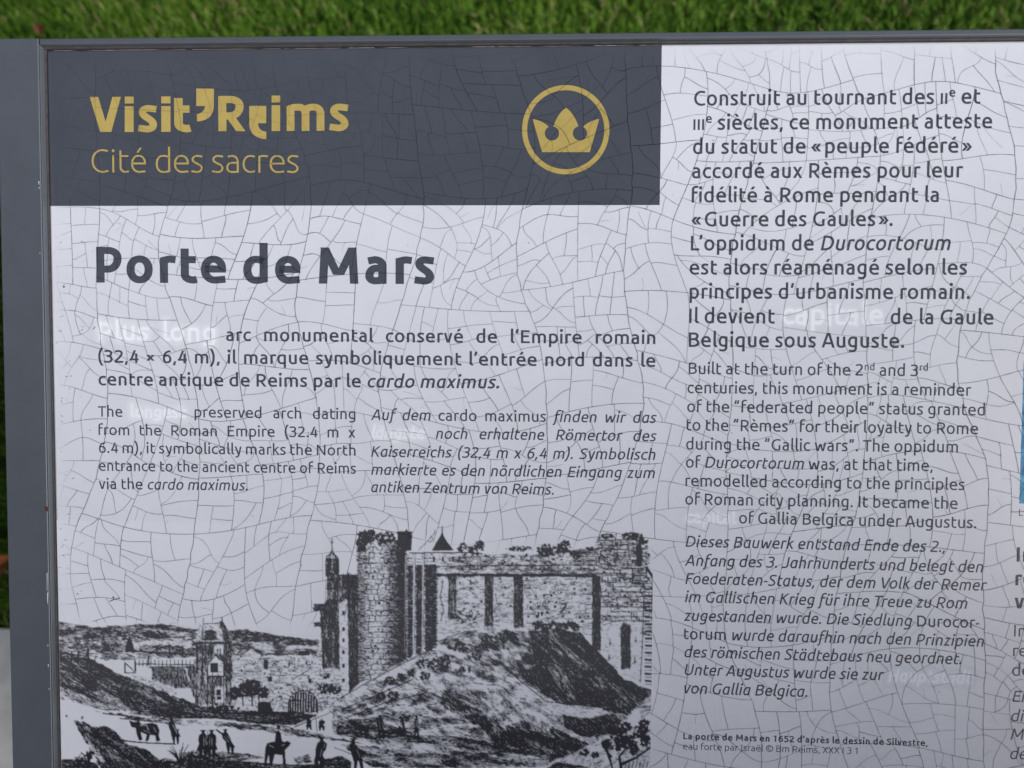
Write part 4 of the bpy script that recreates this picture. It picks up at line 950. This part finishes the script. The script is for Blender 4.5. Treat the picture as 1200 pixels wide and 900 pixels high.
# twigs and leaves in the bottom corner
for p in ([(706, 870), (712, 882), (718, 902)], [(728, 902), (726, 886), (733, 877)], [(728, 896), (745, 888), (757, 880), (764, 874)], [(716, 888), (708, 876)]): pl(p, 4.2, 2.0)
for x, y, rx, ry, n in ((712, 872, 6, 6, 34), (725, 862, 9, 9, 64), (738, 870, 9, 9, 64), (733, 853, 7, 6, 36), (750, 857, 9, 7, 50), (757, 868, 6, 7, 34), (744, 880, 6, 5, 22), (722, 875, 6, 5, 24), (755, 848, 6, 5, 22), (685, 882, 4, 4, 12), (697, 884, 4, 4, 12)): leaves(x, y, rx, ry, n, 1.7)
for x in np.arange(728, 765, 4.2): pl([(x, 901), (x + 2, 892)], 1.0)
# figures and animals on the road
def fig(x, y, h, lean=0, arm=None, legs=2.2, wd=1.0):
    """a walker: head, cloaked body, two legs; feet at (x, y)"""
    w = h * .145 * wd; tx = x + lean; r = h * .062
    blob([(tx + r * math.cos(q), y - h * .925 + r * 1.2 * math.sin(q)) for q in np.linspace(0, 2 * math.pi, 11)[:-1]])
    if h > 25: pl([(tx - r * 1.7, y - h * .965), (tx + r * 1.6, y - h * .975)], h * .035)
    k1 = ER.normal(0, .12, 6)
    blob([(tx - w * .35, y - h * .87), (tx + w * .35, y - h * .87), (tx + w * (.85 + k1[0]), y - h * .79), (tx + w * (.95 + k1[1]) - lean * .3, y - h * .62), (x + w * (.75 + k1[2]) + lean * .3, y - h * .47), (x + w * (1.1 + k1[3]), y - h * .28),
          (x - w * (1.05 + k1[4]), y - h * .27), (x - w * (.8 + k1[5]) + lean * .3, y - h * .48), (tx - w * 1.0 - lean * .3, y - h * .62), (tx - w * .85, y - h * .79)])
    blob([(x - w * .95, y - h * .32), (x - w * .08, y - h * .32), (x - legs * .55, y), (x - legs * 1.35, y + .4)]); blob([(x + w * .02, y - h * .32), (x + w * .9, y - h * .32), (x + legs * 1.6, y), (x + legs * .7, y + .3)])
    for _ in range(5): pl([(x + ER.uniform(-w, w), y - h * ER.uniform(.3, .6)), (x + ER.uniform(-w, w) * 1.2, y - h * ER.uniform(.15, .3))], .8)
    for _ in range(2 if h > 18 else 0):
        q = ER.uniform(-.6, .6) * w; lite([(tx + q, y - h * ER.uniform(.68, .8)), (x + q * 1.3, y - h * ER.uniform(.34, .5))], .7)
    if arm: pl([(tx, y - h * .74), arm], w * .55, w * .35)
fig(206, 872, 31, -5, (193, 847)); fig(238, 888, 33, 0, (231, 880), wd=1.2); fig(248, 888, 33, 0, wd=1.2); fig(270, 884, 30, -6, (253, 855), wd=1.15); pl([(243.4, 856), (243, 884)], .8)
fig(374, 903, 40, 3, (380, 880), wd=1.1); fig(420, 902, 37, -6, (431, 885), legs=4); pl([(392, 876), (415, 885)], .9)
fig(447, 866, 28, -2); fig(473, 862, 22, -2, wd=.8); fig(468, 864, 14, 0, wd=1.3); fig(488, 864, 26, 0, wd=.7); fig(377, 856, 14, 0, wd=1.8); fig(362, 855, 14, 0, wd=1.5); pl([(369, 836), (372, 858)], .8)
blob([(151, 844), (157, 846), (163, 845), (166, 849), (178, 847), (184, 849), (187, 856), (186, 862), (188, 868), (183, 869), (182, 862), (176, 861), (174, 868), (170, 869), (172, 861), (165, 858), (167, 867), (163, 868), (160, 860), (159, 853), (154, 852)])   # ox
lite([(164, 850), (172, 850), (174, 856)], 1.6); lite([(180, 852), (183, 858)], 1.0); lite([(168, 856), (176, 859)], .8)
pl([(134, 866), (160, 870), (206, 872)], 1.6)
blob([(311, 876), (313, 871), (320, 869), (332, 870), (337, 868), (341, 871), (339, 874), (334, 879), (335, 896), (331.5, 896), (331, 885), (322, 884), (319, 896), (316, 896), (315, 884), (312, 896), (309.5, 896)])   # horse
lite([(315, 873), (321, 876)], 1.0); lite([(330, 874), (334, 872)], .9)
blob([(322, 870), (323, 860), (326, 855), (329, 859), (331, 871)]); blob([(324.6, 854), (325, 850), (328, 850), (328.6, 854)]); pl([(329, 868), (336, 872)], 1.2)
# grasses and twigs of the foreground
for cx_, cy_, n, R0 in ((213, 894, 15, 22), (224, 896, 11, 17), (196, 898, 9, 14), (184, 898, 7, 14), (104, 894, 9, 17), (92, 896, 5, 14), (232, 896, 7, 14)):
    for _ in range(n):
        a = ER.uniform(-2.7, -.45); L = R0 * ER.uniform(.6, 1.2); ex_, ey_ = cx_ + L * math.cos(a), cy_ + L * math.sin(a)
        pl([(cx_, cy_ + 4), ((cx_ + ex_) / 2 - 1, (cy_ + ey_) / 2 - 2), (ex_, ey_ + 2)], 2.0, .8)
leaves(106, 884, 5, 5, 14, 1.5); leaves(78, 839, 1, 1, 3, 1); leaves(97, 841, 1.3, 1.3, 4, 1)
for _ in range(40):
    x, y = ER.uniform(90, 186), ER.uniform(848, 898); L = ER.uniform(8, 20)
    if inside(np.array([x]), np.array([y]), [t[0] for t in TONES if t[2] == 40][0])[0]: pl([(x, y), (x + L * .62, y + L * .7)], ER.uniform(.9, 2), .5)
for a, b in (((300, 850), (345, 858)), ((280, 842), (340, 852)), ((140, 842), (220, 850)), ((120, 836), (170, 842)), ((335, 845), (380, 830)), ((345, 852), (395, 832))): pl([a, b], 1.3, .6)
def raster():
    """the drawing as one soft print: a fine sheet whose 'ink' is the share of every spot covered by the strokes"""
    st = .45; u0, u1, v0, v1 = UL + 2.6, 167.4, 168.0, 520.0; nu, nv = int((u1 - u0) / st) + 1, int((v1 - v0) / st) + 1
    C = np.zeros((nv, nu), np.float32)
    def fill(sheet, val):
        V = np.array(sheet.v)[:, :2]; ink_ = sheet.a
        for f in sheet.f:
            P = (V[list(f)] - (u0, v0)) / st; x0, y0 = np.floor(P.min(0)).astype(int); x1, y1 = np.ceil(P.max(0)).astype(int)
            x0, y0 = max(x0, 0), max(y0, 0); x1, y1 = min(x1, nu - 1), min(y1, nv - 1)
            if x1 < x0 or y1 < y0: continue
            X, Y = np.meshgrid(np.arange(x0, x1 + 1), np.arange(y0, y1 + 1)); m = np.zeros(X.shape, bool)
            for i in range(len(P)):
                ax, ay = P[i - 1]; bx, by = P[i]
                if ay == by: continue
                m ^= ((ay > Y) != (by > Y)) & (X < (bx - ax) * (Y - ay) / (by - ay) + ax)
            c = C[y0:y1 + 1, x0:x1 + 1]; w = val if ink_[f[0]] > 0 else 0.0
            if ink_[f[0]] < 0: c[m] *= .5
            else: np.maximum(c, np.where(m, w, 0), out=c)
    fill(ew, .48); fill(et, .94)
    U, Vv = np.meshgrid(u0 + st * np.arange(nu), v0 + st * np.arange(nv))
    # continuous half tone under the strokes, read at the print's own places
    p0 = np.array([AX, AY]).T; Q = U.ravel()[:, None] * S * AX + Vv.ravel()[:, None] * S * AY + np.array([0, 0, DIST]); px_, py_ = 600 + FPX * Q[:, 0] / Q[:, 2], 450 + FPX * Q[:, 1] / Q[:, 2]
    T, _ = shaded_tone(px_, py_); T = T.reshape(C.shape).astype(np.float32)
    def blur(A, k):
        for _ in range(k):
            A = (np.roll(A, 1, 0) + 2 * A + np.roll(A, -1, 0)) / 4; A = (np.roll(A, 1, 1) + 2 * A + np.roll(A, -1, 1)) / 4
        return A
    T = blur(T, 4); K = 1 - (1 - blur(C, 2)) * (1 - .52 * T ** 1.2); K = np.clip(K * 1.16 - .02, 0, .99) * (.945 + .055 * np.clip((py_.reshape(C.shape) - 775) / 90, 0, 1))
    K = K[::2, ::2]; U, Vv = U[::2, ::2], Vv[::2, ::2]; m, n = K.shape
    me = bpy.data.meshes.new('etching'); me.vertices.add(m * n)
    me.vertices.foreach_set("co", np.stack([U.ravel() * S, -Vv.ravel() * S, np.full(m * n, ZP - 7e-6)], 1).astype(np.float32).ravel())
    ix = np.arange(m * n).reshape(m, n); F = np.stack([ix[:-1, :-1], ix[1:, :-1], ix[1:, 1:], ix[:-1, 1:]], -1).reshape(-1, 4)
    me.loops.add(F.size); me.loops.foreach_set("vertex_index", F.ravel().astype(np.int32)); me.polygons.add(len(F)); me.polygons.foreach_set("loop_start", (np.arange(len(F)) * 4).astype(np.int32))
    me.update(calc_edges=True); at = me.attributes.new("ink", 'FLOAT', 'POINT'); at.data.foreach_set("value", np.clip(K, 0, 1).astype(np.float32).ravel())
    me.materials.append(M['etched']); o = bpy.data.objects.new('etching', me); col.objects.link(o); put(o, wf)
raster()
# ------------------------------------------------------------------ crazing: the glaze splits cell by cell, each new crack meeting the old ones squarely
CR = random.Random(5)
ck = Sheet()
def fade(u, v):
    d = min(u - UL, v - VT, VB - v, UR - u); f = max(0.0, min(1.0, (d - 3) / 26))
    if u < 167.5 and v > 180:                        # the print of the etching hides most of it
        if v > 292 - (8 if u > -230 else 0): f *= .12
        elif u > -175 and v > 185: f *= .30
    if v < -215 and u < 120: f *= .80
    if v < -205 and u < -150: f *= .55 + .25 * max(0, (v + 300) / 95)
    return f * (0.90 + 0.10 * math.sin(u * .013 + 1.3 * math.sin(v * .011)) )
def warp(u, v):
    return (u + 13 * math.sin(v * .017 + 1.1 * math.sin(u * .009)) + 7 * math.sin(u * .031 + v * .023 + 2), v + 11 * math.sin(u * .019 + 2.2) + 7 * math.sin(v * .029 - u * .021))
def crack(pts, w, ink):
    Q = [warp(*p) for p in pts]
    runs, cur = [], []
    for p in Q:
        if UL + 3 < p[0] < UR - 3 and VT + 2 < p[1] < VB - 3: cur.append(p)
        else:
            if len(cur) > 1: runs.append(cur)
            cur = []
    if len(cur) > 1: runs.append(cur)
    for r in runs:
        n = len(r); P = np.array(r); t = np.gradient(P, axis=0); t /= np.linalg.norm(t, axis=1, keepdims=True) + 1e-9; nn_ = np.stack([-t[:, 1], t[:, 0]], 1)
        ww = np.array([w * (0.8 + 0.4 * CR.random()) for _ in range(n)])[:, None] / 2
        ck.ribbon(P + nn_ * ww, P - nn_ * ww, 0.000105 + CR.random() * 1.2e-5, [ink * fade(*p) * (0.85 + .3 * CR.random()) for p in r])
def area(P): return abs(sum(P[i - 1][0] * P[i][1] - P[i][0] * P[i - 1][1] for i in range(len(P)))) / 2
def split(P, gen):
    A = area(P)
    a = np.array(P); q = np.roll(a, -1, 0); cr_ = a[:, 0] * q[:, 1] - q[:, 0] * a[:, 1]; A2 = cr_.sum() / 2
    if abs(A2) < 1: return
    c = ((a + q) * cr_[:, None]).sum(0) / (6 * A2)
    am, qm = a - c, q - c; cm = am[:, 0] * qm[:, 1] - qm[:, 0] * am[:, 1]
    ixx = (cm * (am[:, 0] ** 2 + am[:, 0] * qm[:, 0] + qm[:, 0] ** 2)).sum() / 12; iyy = (cm * (am[:, 1] ** 2 + am[:, 1] * qm[:, 1] + qm[:, 1] ** 2)).sum() / 12
    ixy = (cm * (am[:, 0] * qm[:, 1] + 2 * am[:, 0] * am[:, 1] + 2 * qm[:, 0] * qm[:, 1] + qm[:, 0] * am[:, 1])).sum() / 24
    cov = np.array([[ixx, ixy], [ixy, iyy]]) / A2
    limit = CR.choice((520, 640, 740, 860, 1020)) * (1.0 + .35 * math.sin(c[0] * .012 + 1) * math.sin(c[1] * .014))
    if A < limit:
        if CR.random() < .14 and A > 420:            # a fine young crack that stops halfway
            i = CR.randrange(len(P)); p, q = np.array(P[i - 1]), np.array(P[i]); s = (p + q) / 2; e = s + (c - s) * CR.uniform(.7, 1.5)
            m = (s + e) / 2 + np.array([CR.uniform(-2, 2), CR.uniform(-2, 2)]); crack([tuple(s), tuple(m), tuple(e)], .55, .30)
        return
    val, vec = np.linalg.eigh(cov); long_ = vec[:, 1]
    ang = math.atan2(long_[1], long_[0]) + math.pi / 2
    if gen == 0 or (val[1] / max(val[0], 1) < 1.35 and gen < 6): ang = math.pi / 2 if gen % 2 == 0 else 0.0
    ang += CR.gauss(0, .17 if gen > 2 else .10)
    dr = np.array([math.cos(ang), math.sin(ang)]); nr = np.array([-dr[1], dr[0]])
    ext = math.sqrt(max(val[1], 1)) * 1.7; o_ = c + long_ * CR.uniform(-.17, .17) * ext
    hits = []
    for i in range(len(P)):
        p, q = a[i - 1], a[i]; sp, sq = (p - o_) @ nr, (q - o_) @ nr
        if (sp > 0) != (sq > 0):
            t = sp / (sp - sq); x = p + (q - p) * t; hits.append(((x - o_) @ dr, i, x))
    neg = [h for h in hits if h[0] < 0]; pos = [h for h in hits if h[0] >= 0]
    if not neg or not pos: return
    h0, h1 = max(neg, key=lambda h: h[0]), min(pos, key=lambda h: h[0])
    L = h1[0] - h0[0]; n = max(5, int(L / 4.5) + 1)
    def inward(i, sgn):
        e = a[i] - a[i - 1]; q = np.array([-e[1], e[0]]); q /= np.linalg.norm(q) + 1e-9
        if q @ dr * sgn < 0: q = -q
        q = q * CR.uniform(.55, 1.0) + dr * sgn * .35; return q / np.linalg.norm(q)
    t0, t1 = inward(h0[1], 1), inward(h1[1], -1); reach = min(L * .42, 24)
    b0, b3 = h0[2], h1[2]; b1, b2 = b0 + t0 * reach, b3 + t1 * reach
    line = [(1 - t) ** 3 * b0 + 3 * (1 - t) ** 2 * t * b1 + 3 * (1 - t) * t * t * b2 + t ** 3 * b3 for t in np.linspace(0, 1, n)]
    line = [tuple(x) for x in line]
    big = max(0.0, min(1.0, (L - 40) / 160)); crack(line, .80 + .16 * big + CR.uniform(-.1, .1), .43 + .09 * big + CR.uniform(-.12, .06))
    i0, i1 = h0[1], h1[1]
    def walk(i, j, mid):
        out = []; k = i
        while k != j: out.append(P[k]); k = (k + 1) % len(P)
        return out + mid
    if i0 == i1: return
    A1 = walk(i0, i1, line[::-1]); A2 = walk(i1, i0, line)
    split(A1, gen + 1); split(A2, gen + 1)
import sys; sys.setrecursionlimit(5000)
cells = [-640, -500, -395, -250, -128, 20, 128, 262, 398, 545, 690, 830, 1060]
for i in range(len(cells) - 1):
    tl, tr = cells[i], cells[i + 1]
    def edge(x, s): return [(x + 16 * math.sin(v * .008 + x) + CR.uniform(-1, 1), v) for v in range(-460, 781, 10)]
    CR2 = CR.getstate(); CR.seed(i); E0 = edge(tl, 0); CR.seed(i + 1); E1 = edge(tr, 0); CR.setstate(CR2)
    if i: crack(E0, .9, .48)
    step = 12
    j = 0
    while j < len(E0) - 1:
        j2 = min(len(E0) - 1, j + CR.randrange(9, 17))
        if len(E0) - 1 - j2 < 5: j2 = len(E0) - 1
        poly_ = E0[j:j2 + 1] + E1[j:j2 + 1][::-1]
        if j: 
            n = 16; b0, b1 = E0[j], E1[j]; sag = CR.gauss(0, 9)
            crack([(b0[0] + (b1[0] - b0[0]) * t, b0[1] + (b1[1] - b0[1]) * t) for t in np.linspace(0, 1, n)], .85, .45)
        split(poly_, 2); j = j2
ck.build('crackle', M['crack'], wf)

# small dirt specks near the plate's edge and a rust spot on the frame
gr = Sheet(); GR = np.random.default_rng(3)
for _ in range(46):
    u = UL + 4 + GR.exponential(16); v = GR.uniform(-195, 440); L = GR.uniform(.8, 5); a = GR.normal(-.3, .5)
    gr.line([(u, v), (u + L * math.cos(a) * .5, v + L * math.sin(a) * .5 + .3), (u + L * math.cos(a), v + L * math.sin(a))], GR.uniform(.4, 1.0), .000120 + GR.random() * 1e-5, float(GR.uniform(.25, .7)))
for _ in range(60):
    gr.disc(GR.uniform(-540, 580), GR.uniform(-380, 440), GR.uniform(.35, .9), .000132 + GR.random() * 8e-6, 7, ink=float(GR.uniform(.2, .6)))
for x, y, r in ((75, 336, 1.3), (133, 700, 1.2), (91, 696, .9)): gr.disc(*inv(x, y), r, .000142, 9, ink=.8)
gr.line([inv(128, 705), inv(134, 702.5), inv(141, 700.5)], 1.0, .000143, .8)
g = gr.build('dirt', M['grime'], wf); g['kind'] = 'stuff'
rs = Sheet(); rs.disc(-554.6, 153, 2.2, ZR + .0004, 10, 3.0); rs.build('rust_spot', M['rust'], side)

# fallen leaf at the lawn's edge
def leaf(px, py, size, ang, color, name='fallen_leaf', label='orange brown fallen leaf lying on the grass left of the board'):
    p = ground_hit(px, py, 0.045); V, Fc = [], []; n = 13
    for i in range(n):
        t = i / (n - 1); w = size * .34 * math.sin(math.pi * min(1, t ** .8)) * (1 + .12 * math.sin(i * 2.4)); x = (t - .5) * size
        for s in (-1, 0, 1): V.append((x, s * w, .006 + .010 * abs(s) + .012 * math.sin(t * 3)))
    for i in range(n - 1):
        for s in (0, 1): a = i * 3 + s; Fc.append((a, a + 3, a + 4, a + 1))
    me = bpy.data.meshes.new(name); me.from_pydata(V, [], Fc); me.materials.append(material('dry leaf', color, .7, 1.4, nscale=60, color2=tuple(c * .45 for c in color)))
    o = bpy.data.objects.new(name, me); col.objects.link(o); o.location = tuple(p); o.rotation_euler = (.1, .15, ang); o['label'] = label; o['category'] = 'leaf'
leaf(1, 670, .06, .8, (.40, .13, .03))
leaf(52, 44, .034, 2.0, (.13, .045, .02), label='small rusty brown leaf lying on the grass behind the top left corner of the board')

# ------------------------------------------------------------------ unseen bush added behind the viewer only to shade the board's lower half
def added_shade_bush():
    p50 = PM @ Vector((-30 * S, -195 * S, 0))
    e1 = XP * math.cos(math.radians(15)) + UP * math.sin(math.radians(15))
    dv = e1 - sdir * (e1.z / sdir.z); dv = Vector((dv.x, dv.y, 0)).normalized()
    q = p50 + sdir * SHADE_BUSH_L; H = q.z
    out = Vector((sdir.x, sdir.y, 0)); out = (out - dv * out.dot(dv)).normalized()       # away from the board
    root_h = bpy.data.objects.new('added_shade_bush', None); col.objects.link(root_h); base = Vector((q.x, q.y, 0)) + out * .35; root_h.location = base
    root_h['label'] = 'unseen clipped dark green bush added to shade the lower half of the board'; root_h['category'] = 'bush'
    rng = np.random.default_rng(8); n = 9000; V, F = [], []
    for i in range(n):
        a = rng.uniform(-.34, .80); f = rng.random()
        if f < .42: c, z = -.35 + rng.uniform(-.03, .05), rng.uniform(.05, H)
        elif f < .62: c, z = rng.uniform(-.35, .35), H - rng.uniform(-.02, .06)
        elif f < .95: c, z = .35 + rng.uniform(-.05, .03), rng.uniform(.05, H)
        else: c, z = rng.uniform(-.33, .33), rng.uniform(.1, H - .05)
        if rng.random() < .3: c, z, a = rng.uniform(-.35, .35), rng.uniform(.05, H), (-.34 if rng.random() < .5 else .80) + rng.uniform(-.03, .03)
        p = dv * a + out * c + Vector((0, 0, z)); r = rng.uniform(.03, .065)
        x = Vector(rng.normal(0, 1, 3)).normalized(); y = x.cross(Vector(rng.normal(0, 1, 3))).normalized()
        b = len(V); V += [p - x * r, p + y * r * .45, p + x * r, p - y * r * .45]; F.append((b, b + 1, b + 2, b + 3))
    m = material('shade bush leaves', (.035, .075, .018), .5, 1.4, nscale=14, color2=(.065, .11, .03))
    o = mesh_obj('shade_bush_foliage', [tuple(v) for v in V], F, m); o.parent = root_h
    vv = [dv * a + out * c + Vector((0, 0, z)) for z in (0, H - .04) for a, c in ((-.30, -.31), (.76, -.31), (.76, .31), (-.30, .31))]
    o = mesh_obj('shade_bush_core', [tuple(v) for v in vv], [(0, 1, 5, 4), (1, 2, 6, 5), (2, 3, 7, 6), (3, 0, 4, 7), (4, 5, 6, 7)], material('shade bush inner box', (.03, .028, .016), .9, 1.3, nscale=30, color2=(.03, .05, .015))); o.parent = root_h  # closed box inside the added bush, keeps the sun from passing through
SHADE_BUSH_L = 2.8
added_shade_bush()
